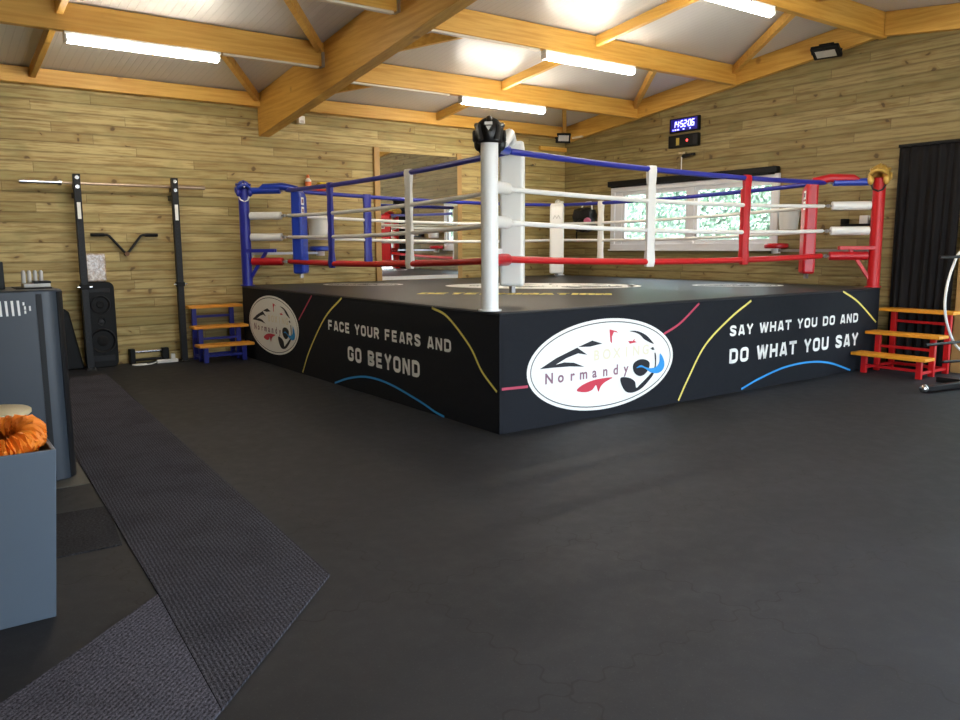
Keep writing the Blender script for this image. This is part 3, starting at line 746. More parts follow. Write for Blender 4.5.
head_guard('head_guard', POST['left']+Z*2.29, (-.25, -1, 0), .86, 'blue', 'navy', 'blue and white head guard on top of the blue post', 'print_white', 'print_white')
head_guard('head_guard', POST['right']+Z*2.325, (-1, -.35, 0), .98, 'gold', 'gold', 'gold head guard with dark straps on top of the red post', None, 'leather')

# ================================================================== corner stools and buckets behind the blue and red posts
def stool(post, seat, m, label):
    t = thing('corner_stool', label, 'stool', seat); p, s = V(post), V(seat)
    d = (s-p); d.z = 0; d.normalize(); a = p + d*.07 + Z*(s.z-.05)
    obj('seat', B().lathe([(.04, -.02), (.145, -.02), (.16, -.005), (.16, .03), (.145, .045), (.04, .05)], s, 28), m, t)
    obj('arm', B().bar(a, s-Z*.05, .04, .035), 'steel', t)
    obj('swivel', B().cyl(s-Z*.09, s-Z*.02, .06, 16), 'white', t)
    obj('hinge', B().cyl(a-Z*.05-d*.0, a+Z*.05, .03, 12), 'steel', t)
stool(POST['left'], V((1.23, 5.935, 1.47)), 'blue', 'blue corner stool seat on a swing arm beside the blue post')
stool(POST['right'], V((6.02, 1.57, 1.475)), 'red', 'red corner stool seat on a swing arm beside the red post')
def bucket(c, r, h, label, wall_dir):
    t = thing('bucket', label, 'bucket', c); c = V(c)
    b = B().lathe([(.0, 0), (r*.82, 0), (r*.84, .01), (r, h-.03), (r*1.05, h-.03), (r*1.05, h), (r*.97, h), (r*.8, .02), (0, .02)], c, 28)
    obj('body', b, 'bucket', t)
    w = V(wall_dir); s = V((-w.y, w.x, 0))
    obj('handle', B().tube([c + Z*(h-.02) + s*r*1.03*math.cos(a) + w*(r*.9*math.sin(a)) + Z*.03*math.sin(a) for a in [math.pi*i/10 for i in range(11)]], .006, 6), 'steel', t)
    obj('hook', B().bar(c+w*(r*.85)+Z*(h+.01), c+w*(r*1.08)+Z*(h+.01), .03, .03), 'steel', t)
bucket((1.22, 5.945, 1.62), .165, .335, 'white bucket on the back wall behind the blue corner pad', (0, 1, 0))
bucket((6.045, 1.41, 1.71), .14, .27, 'white bucket on the right wall behind the red corner pad', (1, 0, 0))

# ================================================================== steps beside the ring
def steps(label, o, asc, lat, frame_m, group, W=.86, run=.295):
    """three-tread steps; o = floor point under the middle of the front tread edge, asc = uphill direction, lat = sideways"""
    o, a, l = V(o), V(asc), V(lat)
    t = thing('ring_steps', label, 'steps', o, group)
    TR = [(.11, .245), (.11+run, .475), (.11+2*run, .735)]
    for k, (da, z) in enumerate(TR):
        obj('tread', B().obox(o+a*da+Z*(z-.018), a, l, Z, .235, W, .036), 'tread', t, bevel=.006)
    q = W/2-.11
    for k, (da, z) in enumerate(TR):
        for s in (-1, 1):
            obj('leg', B().obox(o+a*(da+(.0 if k < 2 else .05))+l*s*q+Z*(z-.036)/2, a, l, Z, .045, .062, z-.036), frame_m, t, bevel=.004)
    m_ = TR[0][0]; e_ = TR[2][0]+.05
    for s in (-1, 1):
        obj('rail', B().obox(o+a*(m_+e_)/2+l*s*q+Z*.06, a, l, Z, e_-m_, .03, .03), frame_m, t, bevel=.003)
    for da, z in ((m_, .09), (e_, .06), (e_, .58), (TR[1][0], .30)):
        obj('rail', B().obox(o+a*da+Z*z, a, l, Z, .028, 2*q-.05, .032), frame_m, t, bevel=.003)
steps('red framed ring steps with three orange treads beside the black curtain', (5.23, -.44, 0), (1, 0, 0), (0, 1, 0), 'red_paint', 'three-tread ring steps', .85)
steps('blue framed ring steps with three orange treads beside the blue corner post', (-.385, 5.40, 0), (0, 1, 0), (1, 0, 0), 'navy', 'three-tread ring steps', .73, .20)

# ================================================================== back wall gym kit
def upright(x, label):
    t = thing('rack_upright', label, 'rack upright', (x, 5.88, 0), 'bolted rack uprights')
    obj('post', B().box(x-.04, x+.04, 5.85, 5.92, .008, 2.40), 'black_metal', t, bevel=.004)
    obj('base_plate', B().box(x-.055, x+.055, 5.80, 5.97, 0, .01), 'black_metal', t)
    for dx, dy in ((-.035, 5.82), (.035, 5.82)): obj('floor_bolt', B().cyl((x+dx, dy, .01), (x+dx, dy, .03), .014, 8), 'chrome', t)
    obj('wall_arm', B().box(x-.03, x+.03, 5.915, 6.115, 2.12, 2.18), 'black_metal', t)
    for z in (2.355, 2.245): obj('bolt', B().cyl((x, 5.838, z), (x, 5.851, z), .024, 14), 'chrome', t)
    obj('name_plate', B().box(x-.02, x+.02, 5.846, 5.851, 1.86, 2.06), 'print_white', t)
    b = B()
    for i in range(34): b.cyl((x, 5.847, .35+i*.05 if i < 29 else 1.8), (x, 5.851, .35+i*.05 if i < 29 else 1.8), .011, 8)
    obj('hole', b, 'dark_grey', t)['kind'] = 'stuff'
    obj('collar', B().box(x-.052, x+.052, 5.838, 5.93, 1.0, 1.06), 'black', t, bevel=.006)
    obj('collar_pin', B().cyl((x-.085, 5.86, 1.03), (x+.085, 5.86, 1.03), .012, 10), 'chrome', t)
    obj('hook', B().box(x-.03, x+.03, 5.92, 6.03, 2.225, 2.25).box(x-.03, x+.03, 6.015, 6.03, 2.25, 2.31), 'black_metal', t)
upright(-1.965, 'left black rack upright with white plate, in front of the speaker'); upright(-.815, 'right black rack upright with white plate, beside the blue steps')
t = thing('barbell', 'long steel barbell lying across the tops of the two rack uprights', 'barbell', (-1.48, 5.968, 2.295))
bz = 2.295
obj('shaft', B().cyl((-2.12, 5.968, bz), (-.78, 5.968, bz), .017, 14), 'bar_steel', t)
obj('sleeve', B().cyl((-2.57, 5.968, bz), (-2.14, 5.968, bz), .026, 16).cyl((-2.16, 5.968, bz), (-2.12, 5.968, bz), .04, 16), 'chrome', t)
obj('sleeve', B().cyl((-.76, 5.968, bz), (-.40, 5.968, bz), .026, 16).cyl((-.78, 5.968, bz), (-.74, 5.968, bz), .04, 16), 'bar_steel', t)
t = thing('v_bar', 'black V shaped bar hanging on the back wall between the uprights', 'handle bar', (-1.41, 6.07, 1.44))
obj('bar', B().tube([(-1.815, 6.07, 1.672), (-1.63, 6.07, 1.672), (-1.605, 6.07, 1.66), (-1.44, 6.07, 1.46), (-1.41, 6.07, 1.44), (-1.38, 6.07, 1.46), (-1.225, 6.07, 1.66), (-1.20, 6.07, 1.672), (-1.02, 6.07, 1.672)], .016, 10), 'black_metal', t)
for x0, x1 in ((-1.82, -1.66), (-1.17, -1.015)): obj('grip', B().cyl((x0, 6.07, 1.672), (x1, 6.07, 1.672), .021, 12), 'black', t)
obj('pivot', B().cyl((-1.41, 6.04, 1.43), (-1.41, 6.115, 1.43), .028, 14), 'brown', t)
# speaker
t = thing('speaker', 'tall black party loudspeaker on the floor behind the left upright', 'speaker', (-1.80, 5.98, 0))
def rrect(w, h, r, n=5):
    out = []
    for cx, cy, a in ((w/2-r, h-r, 0), (-w/2+r, h-r, 90), (-w/2+r, r, 180), (w/2-r, r, 270)): out += arc(cx, cy, (r, r), a, a+90, n)
    return out
obj('cabinet', B().prism(rrect(.37, 1.08, .07), (-1.80, 5.945, 0), (1, 0, 0), (0, 0, 1), (0, .165, 0)), 'black', t, bevel=.01)
for z, r in ((.80, .105), (.34, .145)):
    w = obj('woofer', B().lathe([(0, -.0), (r*.35, -.004), (r*.8, .03), (r*.9, .0), (r, -.012), (r, .02)], (-1.79, 5.94, z), 28, axis=1), 'grille', t)
    obj('trim_ring', B().tube([(-1.79+r*1.02*math.cos(a), 5.937, z+r*1.02*math.sin(a)) for a in [2*math.pi*i/28 for i in range(28)]], .011, 8, closed=True), 'dark_grey', w)
obj('tweeter', B().lathe([(0, -.01), (.035, -.005), (.045, -.012), (.045, .01)], (-1.79, 5.94, .58), 20, axis=1), 'dark_grey', t)
obj('control_panel', B().box(-1.92, -1.67, 5.937, 5.946, .95, 1.0), 'dark_grey', t, bevel=.003)
obj('panel_edge', B().box(-1.93, -1.66, 5.937, 5.946, .08, .15), 'dark_grey', t, bevel=.003)
tag(obj('wrapped_panel', B().box(-1.90, -1.665, 6.075, 6.112, 1.082, 1.44), 'film', bevel=.02), 'shiny film wrapped panel on the wall above the speaker', 'panel')
# dark padded board leaning behind the cabinet
b = B(); b.prism([(-2.36, 0), (-2.02, 0), (-2.15, .72), (-2.2, .77), (-2.3, .77)], (0, 5.93, 0), (1, 0, 0), (0, 0, 1), (0, .16, 0))
tag(obj('foam_wedge', b, 'black', bevel=.02), 'black tapered pad standing against the back wall behind the grey cabinet', 'pad')
# little weight rack thing and socket strip on the floor
t = thing('press_handle', 'short steel bar with dark end blocks lying at the foot of the wall', 'bar', (-1.25, 6.02, 0))
obj('end_block', B().box(-1.475, -1.405, 5.97, 6.08, 0, .20), 'black', t, bevel=.012)
obj('rod', B().cyl((-1.41, 6.025, .155), (-1.04, 6.025, .155), .02, 14), 'chrome', t)
obj('lower_rod', B().cyl((-1.41, 6.025, .05), (-1.04, 6.025, .05), .018, 14), 'black_metal', t)
obj('foot', B().box(-1.07, -.98, 5.98, 6.07, 0, .19), 'black', t, bevel=.012)
t = thing('extension_lead', 'white socket strip and curled white cable on the floor by the wall', 'cable', (-1.05, 5.88, 0))
obj('socket_strip', B().box(-1.17, -.90, 5.86, 5.92, 0, .045), 'white', t, bevel=.008)
for x in (-1.12, -1.04): obj('socket', B().cyl((x, 5.89, .044), (x, 5.89, .048), .018, 14), 'clear', t)
obj('plug', B().box(-.985, -.935, 5.865, 5.915, .044, .115), 'white', t, bevel=.01)
obj('cord', B().tube(spline([(-1.17, 5.89, .02), (-1.25, 5.84, .008), (-1.36, 5.80, .008), (-1.45, 5.82, .008), (-1.47, 5.88, .008), (-1.40, 5.90, .008), (-1.30, 5.86, .010)], 8), .008, 8), 'white', t)
# mirror
t = thing('wall_mirror', 'tall mirror between timber strips on the back wall behind the ring', 'mirror', (3.07, YW, 1.0))
b = B(); b.hexa([(2.33, 6.106, 1.04), (3.78, 6.076, 1.04), (3.78, 6.117, 1.04), (2.33, 6.117, 1.04), (2.33, 6.106, 2.96), (3.78, 6.076, 2.96), (3.78, 6.117, 2.96), (2.33, 6.117, 2.96)])
obj('glass', b, 'mirror', t, smooth=False)
obj('strip', B().box(2.235, 2.33, 6.07, 6.117, .95, 3.02), 'dull_wood', t, bevel=.004); obj('strip', B().box(3.78, 3.87, 6.075, 6.117, .95, 3.02), 'dull_wood', t, bevel=.004)
obj('bottom_ledge', B().box(2.33, 3.78, 6.085, 6.117, .98, 1.04), 'white', t)
# ledge with bottle and yellow tub, back wall by the blue corner
tag(obj('wall_ledge', B().box(1.03, 1.50, 5.99, 6.117, 2.325, 2.347), 'red_paint', bevel=.004), 'small red ledge on the back wall above the blue corner', 'shelf')
t = thing('spray_bottle', 'white bottle with orange cap on the red ledge', 'bottle', (1.125, 6.05, 2.347))
obj('body', B().lathe([(.0, 0), (.042, 0), (.046, .02), (.046, .12), (.02, .15), (.018, .16), (0, .16)], (1.125, 6.05, 2.347), 18), 'bottle', t)
obj('cap', B().lathe([(.022, .155), (.022, .19), (.012, .20), (0, .2)], (1.125, 6.05, 2.347), 14), 'orange_cap', t)
obj('sticker', B().lathe([(.047, .04), (.047, .10)], (1.125, 6.05, 2.347), 18), 'orange_cap', t)
t = thing('tape_tub', 'yellow low tub standing on the red ledge beside the bottle', 'tub', (1.36, 6.05, 2.347))
obj('tub', B().box(1.29, 1.43, 6.0, 6.1, 2.347, 2.42), 'yellow', t, bevel=.012); obj('lid', B().box(1.285, 1.435, 5.995, 6.105, 2.42, 2.447), 'yellow', t, bevel=.008)
# movement sensor and screw plate high on the back wall
t = thing('motion_sensor', 'small white sensor box under the beam beside the rafter', 'sensor', (1.055, 6.1, 3.31))
obj('case', B().box(1.005, 1.105, 6.03, 6.117, 3.26, 3.37), 'white', t, bevel=.01); obj('lens', B().box(1.03, 1.08, 6.026, 6.031, 3.275, 3.305), 'clear', t)
tag(obj('wall_hook', B().cyl((5.40, 6.117, 2.92), (5.40, 6.07, 2.92), .02, 12).tube([(5.40, 6.08, 2.92), (5.40, 6.05, 2.91), (5.43, 6.04, 2.93), (5.43, 6.05, 2.95)], .008, 8), 'chrome'), 'tiny chrome hook alone high on the back wall near the corner', 'hook')

# ================================================================== right wall kit
def seg7(b, ch, x, z, w, h, o, u, v):
    S = {'0': 'abcdef', '1': 'bc', '2': 'abged', '4': 'fgbc', '5': 'afgcd', '6': 'afgedc'}
    P = {'a': [(0, h), (w, h)], 'b': [(w, h), (w, h/2)], 'c': [(w, h/2), (w, 0)], 'd': [(0, 0), (w, 0)], 'e': [(0, 0), (0, h/2)], 'f': [(0, h/2), (0, h)], 'g': [(0, h/2), (w, h/2)]}
    for s in S[ch]: b.strip([(x+p+q*.12, z+q) for p, q in P[s]], .016, o, u, v)
t = thing('wall_clock', 'blue digital clock reading 14:52:06 high on the right wall', 'clock', (XW, 3.35, 3.34))
obj('case', B().box(XW-.05, XW-.002, 3.07, 3.64, 3.235, 3.452), 'black', t, bevel=.008)
obj('display', B().box(XW-.053, XW-.049, 3.10, 3.61, 3.255, 3.435), 'led_blue', t, smooth=False)
b = B(); o = V((XW-.055, 3.57, 3.315)); u = V((0, -1, 0))
for i, (c, x) in enumerate(zip('145206', (.0, .065, .15, .215, .30, .365))): seg7(b, c, x, 0, .042, .088, o, u, Z)
for x in (.128, .278):
    for z in (.025, .065): b.strip([(x, z), (x+.014, z)], .014, o, u, Z)
for x in (.0, .04, .055, .09, .11, .2, .21, .33): b.strip([(x, -.038), (x+.018, -.038)], .02, o, u, Z)
obj('digits', b, 'digit', t, smooth=False)
t = thing('round_timer', 'black round timer box with red light under the digital clock', 'timer', (XW, 3.35, 3.1))
obj('case', B().box(XW-.07, XW-.002, 3.065, 3.64, 3.008, 3.195), 'black', t, bevel=.008)
obj('lamp', B().cyl((XW-.072, 3.27, 3.10), (XW-.069, 3.27, 3.10), .018, 12), 'led_red', t)
obj('mark', B().box(XW-.073, XW-.069, 3.42, 3.48, 3.04, 3.15), 'led_amber', t)
obj('green_panel', B().box(XW-.072, XW-.069, 3.085, 3.16, 3.03, 3.17), 'dark_grey', t)
t = thing('pull_cord', 'small bracket with dark lever and long white pull cord under the timer', 'cord', (XW, 3.35, 2.9))
obj('bracket', B().box(XW-.06, XW-.002, 3.31, 3.44, 2.90, 2.93).box(XW-.05, XW-.02, 3.36, 3.40, 2.84, 2.9), 'chrome', t)
obj('lever', B().bar((XW-.06, 3.36, 2.865), (XW-.06, 3.12, 2.885), .03, .03), 'black', t)
obj('cord', B().cyl((XW-.05, 3.38, 2.60), (XW-.05, 3.38, 2.86), .008, 8), 'white', t)
def flood(c, aim, label, wall_dir, k=1.):
    t = thing('floodlight', label, 'floodlight', c); c, f = V(c), V(aim).normalized(); s = f.cross(Z).normalized(); up = s.cross(f)
    obj('case', B().obox(c, s, up, f, .30*k, .19*k, .05*k), 'black', t, bevel=.012)
    obj('lens', B().obox(c+f*.026*k, s, up, f, .21*k, .11*k, .006), 'lens', t)
    w = V(wall_dir); e = c + w*.17*k
    b = B()
    for sg in (-1, 1): b.bar(c+s*sg*.16*k, e+s*sg*.06*k, .02, .03)
    b.bar(e-s*.08*k, e+s*.08*k, .03, .04); obj('bracket', b, 'black_metal', t)
    obj('driver_box', B().obox(c-f*.05*k, s, up, f, .16*k, .10*k, .055*k), 'black', t, bevel=.006)
flood((6.01, 5.96, 3.415), (-.5, -1, -.25), 'small black floodlight in the far room corner under the beam', (.0, .45, .0), .9)
flood((5.98, .96, 3.93), (-.42, -.1, -.9), 'black floodlight tilted down from the sloping beam on the right wall', (.62, 0, .25), 1.15)
tag(obj('conduit', B().box(XW-.13, XW-.086, 5.55, 5.80, 3.39, 3.42), 'trunk', bevel=.004), 'short white cable conduit beside the corner floodlight', 'conduit')
tag(obj('timber_block', B().box(5.57, 6.19, 6.06, 6.117, 3.19, 3.265), 'beam_x', bevel=.006), 'short timber block on the back wall below the corner floodlight', 'timber block')
# hanging kit bag in the corner
t = thing('kit_bag', 'black kit bag with pink patch hanging on the right wall left of window', 'bag', (6.06, 5.42, 1.7))
obj('body', B().blob((6.05, 5.42, 1.96), (.13, .27, .24), 22, 14, lambda d: (1+.09*math.sin(9*d.y+5*d.z)+.05*math.sin(13*d.z))/max(.78, (abs(d.y)**4+abs(d.z)**4+abs(d.x)**4)**.25)*.84), 'leather', t)
obj('pocket', B().blob((5.95, 5.36, 1.86), (.06, .17, .12), 16, 10), 'black', t)
obj('strap', B().tube(spline([(6.08, 5.58, 2.08), (6.12, 5.52, 2.24), (6.17, 5.42, 2.27), (6.12, 5.33, 2.24), (6.08, 5.26, 2.08)], 6), .014, 8), 'white', t)
obj('patch', B().blob((5.92, 5.22, 1.93), (.03, .09, .06), 14, 8), 'pink', t)
obj('hanging_strap', B().tube([(6.05, 5.60, 1.86), (6.05, 5.63, 1.70), (6.06, 5.62, 1.58)], .012, 8), 'black', t)
t = thing('wall_rail', 'short black shelf rail on the right wall behind the white ropes', 'shelf', (XW, .475, 1.74))
obj('rail', B().box(XW-.11, XW-.002, .25, .70, 1.735, 1.76), 'black', t, bevel=.004)
for y in (.67, .28): obj('end_stop', B().box(XW-.11, XW-.002, y-.035, y+.035, 1.76, 1.83), 'black', t, bevel=.01)
tag(obj('small_box', B().box(XW-.10, XW-.03, .35, .46, 1.761, 1.865), 'white', bevel=.008), 'small white box on the black shelf rail', 'box')
# curtain
b = B(); NU, NV = 120, 24; y0, y1 = .02, -.73; rows = []
for j in range(NV+1):
    s = j/NV; z = 2.67 - s*2.64; row = []
    for i in range(NU+1):
        q = i/NU; wide = 1 - .05*s
        yy = y0 + .04*(1-s)*0 + (y1-y0)*q*wide + .008*math.sin(q*31+s*3)
        amp = .018 + .02*s
        xx = XW - .075 + amp*.75*math.sin(q*46 + .9*math.sin(q*9) + .7*s) + .008*math.sin(q*17+s*2.2)
        row.append(b.bm.verts.new((xx, yy, z)))
    rows.append(row)
for A, C in zip(rows, rows[1:]):
    for i in range(NU): b.bm.faces.new((A[i], A[i+1], C[i+1], C[i]))
t = thing('curtain', 'tall black curtain hanging on the right wall behind the red steps', 'curtain', (XW, -.36, 0))
cu = obj('cloth', b, 'curtain', t, angle=80); q = cu.modifiers.new('t', 'SOLIDIFY'); q.thickness = .006
obj('heading_tape', B().box(XW-.11, XW-.05, -.735, .02, 2.655, 2.69), 'black', t, bevel=.004)
obj('rail', B().cyl((XW-.05, -.76, 2.68), (XW-.05, .03, 2.68), .014, 10), 'black_metal', t)

# ================================================================== black cable stand at the right edge
t = thing('training_stand', 'black training stand with pegs and a curved white hose at the right edge', 'exercise machine', (5.05, -1.25, 0))
def peg(p, q, r=.015): obj('peg', B().cyl(p, q, r, 12), 'black_metal', t, bevel=.004)
obj('base_bar', B().bar((4.50, -1.2, .045), (5.75, -1.42, .045), .075, .06), 'black_metal', t, bevel=.008)
obj('end_cap', B().blob((4.50, -1.2, .05), (.045, .045, .045), 16, 10), 'chrome', t)
obj('cross_foot', B().bar((5.35, -1.75, .03), (5.35, -.95, .03), .07, .055), 'black_metal', t, bevel=.006)
obj('upright', B().box(5.31, 5.39, -1.39, -1.31, .05, 1.55), 'black_metal', t, bevel=.006)
peg((4.35, -1.25, .51), (5.32, -1.345, .50)); peg((4.86, -1.2, .29), (5.32, -1.345, .29)); peg((4.62, -1.2, 1.372), (5.32, -1.345, 1.372))
hose = obj('hose', B().tube(spline([(5.30, -1.27, 1.46), (5.08, -1.2, 1.42), (4.96, -1.2, 1.32), (4.85, -1.2, 1.13), (4.81, -1.2, .93), (4.86, -1.2, .75), (5.0, -1.2, .56), (5.14, -1.22, .42), (5.33, -1.27, .33)], 8), .013, 12), 'white', t)
obj('ferrule', B().cyl((5.30, -1.27, 1.46), (5.20, -1.24, 1.445), .028, 12), 'chrome', hose)

# ================================================================== left foreground: cabinet, bin, mats
t = thing('heater_cabinet', 'tall slate grey metal cabinet with rounded corner at the left edge', 'cabinet', (-3.5, 1.1, 0))
x0, x1, y0, y1 = -4.25, -2.945, .72, 1.40
out = [(x0, y1), (x0, y0)] + arc(x1-.13, y0+.13, (.13, .13), -90, 0, 10) + [(x1, y1)]
obj('body', B().prism(out, (0, 0, .0), (1, 0, 0), (0, 1, 0), (0, 0, 1.243)), 'cabinet', t, bevel=.01)
obj('seam_strip', B().box(-3.108, -3.076, y0-.004, y0+.004, .01, 1.22), 'dark_grey', t)
out3 = arc(x1-.13, y0+.13, (.134, .134), -48, -4, 6); obj('corner_shade', B().prism(out3 + [(x1-.13, y0+.13)], (0, 0, .01), (1, 0, 0), (0, 1, 0), (0, 0, 1.22)), 'dark_grey', t)  # dark strip painting in the shade on the rounded corner
for i in range(14):
    x = -3.205 - i*.0325
    o_ = obj('vent_slot', B().prism([(-.006, .0), (.006, .0), (.004, .094), (-.010, .094)], (x, y0-.004, 1.089), (1, 0, 0), (0, 0, 1), (0, .006, 0)), 'white_paint', t); o_['label'] = 'white slanted slot'
for x, z, h in ((-3.172, 1.10, .02), (-3.172, 1.125, .022), (-3.178, 1.152, .02), (-3.145, 1.117, .03)):
    obj('vent_slot', B().box(x-.005, x+.005, y0-.004, y0+.002, z, z+h), 'white_paint', t)
obj('side_sheet', B().box(x1-.002, x1+.006, y0+.24, y0+.26, .45, 1.08), 'brown', t)
t = thing('flat_case', 'pale flat case with dark lid on top of the grey cabinet', 'case', (-3.05, 1.05, 1.243))
obj('tray', B().box(-3.14, -2.985, .98, 1.14, 1.2505, 1.275), 'clear', t, bevel=.004); obj('lid', B().box(-3.08, -2.98, .975, 1.145, 1.275, 1.290), 'dark_grey', t, bevel=.004)
obj('base_mat', B().box(-3.19, -2.985, .93, 1.2, 1.2435, 1.250), 'black', t)
for i in range(4):
    x = -3.128 + i*.034
    tag(obj('clear_vial', B().cyl((x, 1.07, 1.291 if i > 1 else 1.276), (x, 1.07, 1.352), .013, 12).cyl((x, 1.07, 1.352), (x, 1.07, 1.36), .009, 10), 'clear'), f'small clear vial on the flat case, {("leftmost", "second from left", "third from left", "rightmost")[i]} of four', 'vial', 'clear vials on the flat case')
tag(obj('dark_post', B().box(-3.36, -3.245, .98, 1.08, 1.2435, 1.42), 'dark_grey', bevel=.006), 'dark grey box standing on the cabinet at the left photo edge', 'box')
# bin with the orange ropes
t = thing('storage_bin', 'open blue grey box bin in the left foreground holding orange ropes', 'bin', (-3.72, -1.1, 0))
bx0, bx1, by0, by1, bh = -4.15, -3.33, -1.41, -.93, .70; wth = .016
tp = .05
def slab(u0, u1, v0, v1, shift):
    b = B(); k = lambda x, e: x - e
    P = []
    for z, e in ((0, 1), (bh, 0)):
        for (x, y), (ex, ey) in zip(((u0, v0), (u1, v0), (u1, v1), (u0, v1)), shift): P.append((x+ex*tp*e, y+ey*.012*e, z))
    b.hexa(P); return b
obj('panel', slab(bx0, bx1, by0, by0+wth, ((1, 0), (-1, 0), (-1, 0), (1, 0))), 'bin', t, bevel=.003)
obj('panel', slab(bx0, bx1, by1-wth, by1, ((1, 0), (-1, 0), (-1, 0), (1, 0))), 'bin', t, bevel=.003)
obj('panel', slab(bx0, bx0+wth, by0+wth, by1-wth, ((1, 0),)*4), 'bin', t, bevel=.003)
obj('panel', slab(bx1-wth, bx1, by0+wth, by1-wth, ((-1, 0),)*4), 'bin', t, bevel=.003)
obj('bottom', B().box(bx0+tp+wth, bx1-tp-wth, by0+wth, by1-wth, 0.002, .02), 'bin', t)
obj('stuffing', B().box(bx0+tp+wth, bx1-tp-wth, by0+wth+.002, by1-wth-.002, .021, .60), 'black', t)
def ruffle(path, r, n=14, k=70):
    pts = [V(p) for p in spline(path, k//max(1, len(path)-1))]; rs = [r*(1+.13*math.sin(i*2.6)+.07*math.sin(i*.77+1)) for i in range(len(pts))]
    rs[0] = rs[-1] = r*.5
    b = B().tube(pts, rs, n)
    for v_ in b.bm.verts: v_.co += V((random.uniform(-1, 1), random.uniform(-1, 1), random.uniform(-1, 1)))*.007
    return b
p1 = [(-3.95, -1.32, .66), (-3.75, -1.335, .68), (-3.55, -1.335, .695), (-3.435, -1.315, .715), (-3.386, -1.20, .735), (-3.405, -1.07, .74), (-3.52, -1.01, .73), (-3.66, -1.005, .735), (-3.85, -1.01, .73)]
p2 = [(-3.98, -1.16, .66), (-3.80, -1.12, .70), (-3.66, -1.10, .72), (-3.58, -1.16, .715), (-3.60, -1.24, .70), (-3.72, -1.27, .68), (-3.9, -1.27, .66)]
tag(obj('exercise_rope', ruffle(p1, .047, k=200), 'orange'), 'orange ruffled exercise rope looped round the rim inside the bin', 'rope', 'orange ruffled ropes')
tag(obj('exercise_rope', ruffle(p2, .045, k=170), 'orange'), 'orange ruffled exercise rope coiled in the middle of the bin', 'rope', 'orange ruffled ropes')
t = thing('round_stool', 'stool with pale round wooden seat behind the blue grey bin', 'stool', (-3.45, -.30, 0))
obj('seat', B().lathe([(0, -.03), (.15, -.03), (.16, -.02), (.16, -.005), (.15, .002), (0, .004)], (-3.45, -.30, .69), 36), 'beige', t)
for k in range(4):
    a = R(45+90*k); obj('leg', B().cyl((-3.45+.15*math.cos(a), -.30+.15*math.sin(a), 0), (-3.45+.09*math.cos(a), -.30+.09*math.sin(a), .662), .014, 10), 'black_metal', t)
def mat_piece(name, poly, z0, z1, m, label, cat='mat', group=None):
    return tag(obj(name, B().prism(poly, (0, 0, z0), (1, 0, 0), (0, 1, 0), (0, 0, z1-z0)), m, smooth=False), label, cat, group)
mat_piece('carpet_runner', [(-3.05, -2.49), (-2.298, -1.714), (-1.90, 5.25), (-2.62, 5.3), (-2.88, 1.1), (-2.99, -1.46)], 0, .009, 'runner', 'long dark ribbed carpet runner leading from the foreground to the rack')
mat_piece('carpet_runner', [(-3.052, -2.49), (-2.992, -1.455), (-3.3, -1.735), (-3.72, -2.09), (-4.6, -2.9), (-4.1, -3.55), (-3.55, -2.99)], 0, .008, 'runner2', 'grey ribbed carpet runner running off the bottom left corner')
mat_piece('carpet_offcut', [(-4.1, -.71), (-2.985, -.725), (-2.915, -.02), (-4.1, .03)], 0, .006, 'speckle', 'speckled carpet offcut between the bin and the grey cabinet')
mat_piece('floor_board', [(-3.25, .56), (-2.912, .53), (-2.888, 1.15), (-2.943, 1.15), (-2.943, .86), (-3.06, .715), (-3.25, .715)], 0, .005, 'grey_plate', 'pale grey board showing at the foot of the grey cabinet', 'board')

# ================================================================== outdoors
struct(obj('ground', B().box(-30, 40, -40, 40, -.25, -.12), 'grass', smooth=False), 'pale gravel outside the gym', 'ground')
b = B()
for i in range(36000):
    c = V((8.9 + random.uniform(-.35, .35), random.uniform(-4, 12), random.uniform(.0, 3.35))); s = random.uniform(.025, .06)
    n = V((-1+random.uniform(-.8, .8), random.uniform(-.9, .9), random.uniform(-.4, 1))).normalized(); u = n.orthogonal().normalized(); v = n.cross(u)
    a = random.uniform(0, 6.28); u, v = u*math.cos(a)+v*math.sin(a), v*math.cos(a)-u*math.sin(a)
    b.faces([c-u*s, c-v*s*.45+n*s*.1, c+u*s, c+v*s*.45+n*s*.1], [(0, 1, 2, 3)])
b.box(9.0, 9.1, -4, 12, -.12, 3.1)
tag(obj('hedge', b, 'leaf', smooth=False), 'green leafy hedge outside the window', 'hedge')

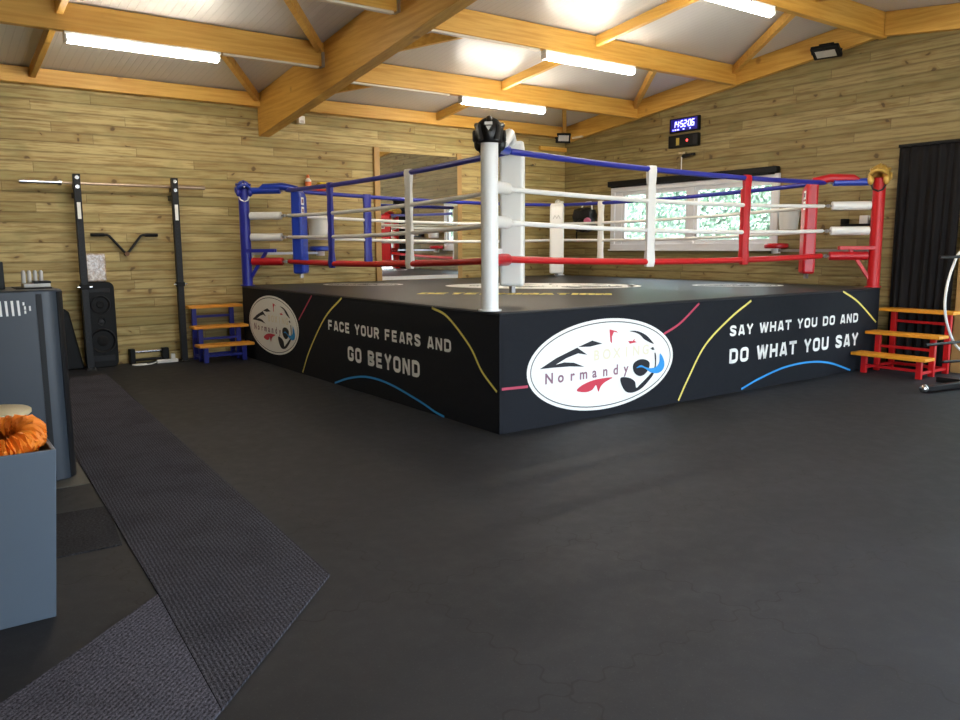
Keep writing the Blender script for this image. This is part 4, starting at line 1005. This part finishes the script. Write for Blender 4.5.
# ================================================================== light, camera, colour
w = bpy.data.worlds.new('daylight'); SC.world = w; w.use_nodes = True
bg = w.node_tree.nodes['Background']; bg.inputs[0].default_value = (.72, .86, 1., 1); bg.inputs[1].default_value = 5.0
def portal(loc, rot, sx, sy):
    l = bpy.data.lights.new('portal', 'AREA'); l.shape = 'RECTANGLE'; l.size = sx; l.size_y = sy; l.cycles.is_portal = True
    o = bpy.data.objects.new('portal', l); COL.objects.link(o); o.location = loc; o.rotation_euler = rot
portal(((FRO[0]+FRO[1])/2, YF-G-.02, FRO[3]/2), (R(90), 0, 0), FRO[1]-FRO[0], FRO[3])
portal((XW+.12, (WIN[0]+WIN[1])/2, (WIN[2]+WIN[3])/2), (R(90), 0, R(90)), WIN[1]-WIN[0], WIN[3]-WIN[2])
portal((XW+.12, (DOR[0]+DOR[1])/2, DOR[3]/2), (R(90), 0, R(90)), DOR[1]-DOR[0], DOR[3])
sun = bpy.data.lights.new('sun', 'SUN'); sun.energy = 14; sun.angle = R(2); so = bpy.data.objects.new('sun', sun); COL.objects.link(so)
so.rotation_euler = V((.55, .12, -.83)).to_track_quat('-Z', 'Y').to_euler()

cam = bpy.data.cameras.new('camera'); co = bpy.data.objects.new('camera', cam); COL.objects.link(co); SC.camera = co
F, PI_, YA, RO = 788.42, .1429, .9424, -.0053
f = V((math.cos(YA)*math.cos(PI_), math.sin(YA)*math.cos(PI_), -math.sin(PI_))); r = V((math.sin(YA), -math.cos(YA), 0)); u = r.cross(f)
r2 = r*math.cos(RO) + u*math.sin(RO); u2 = -r*math.sin(RO) + u*math.cos(RO)
co.matrix_world = Matrix(((r2.x, u2.x, -f.x, -3.7665), (r2.y, u2.y, -f.y, -4.9205), (r2.z, u2.z, -f.z, 1.5), (0, 0, 0, 1)))
cam.sensor_fit = 'HORIZONTAL'; cam.sensor_width = 36; cam.lens = 36*F/960; cam.clip_start = .05
vs = SC.view_settings; vs.view_transform = 'Standard'; vs.look = 'None'; vs.gamma = 1; vs.exposure = .95; vs.use_curve_mapping = False
SC.cycles.use_denoising = True; SC.cycles.max_bounces = 10; SC.cycles.sample_clamp_indirect = 6
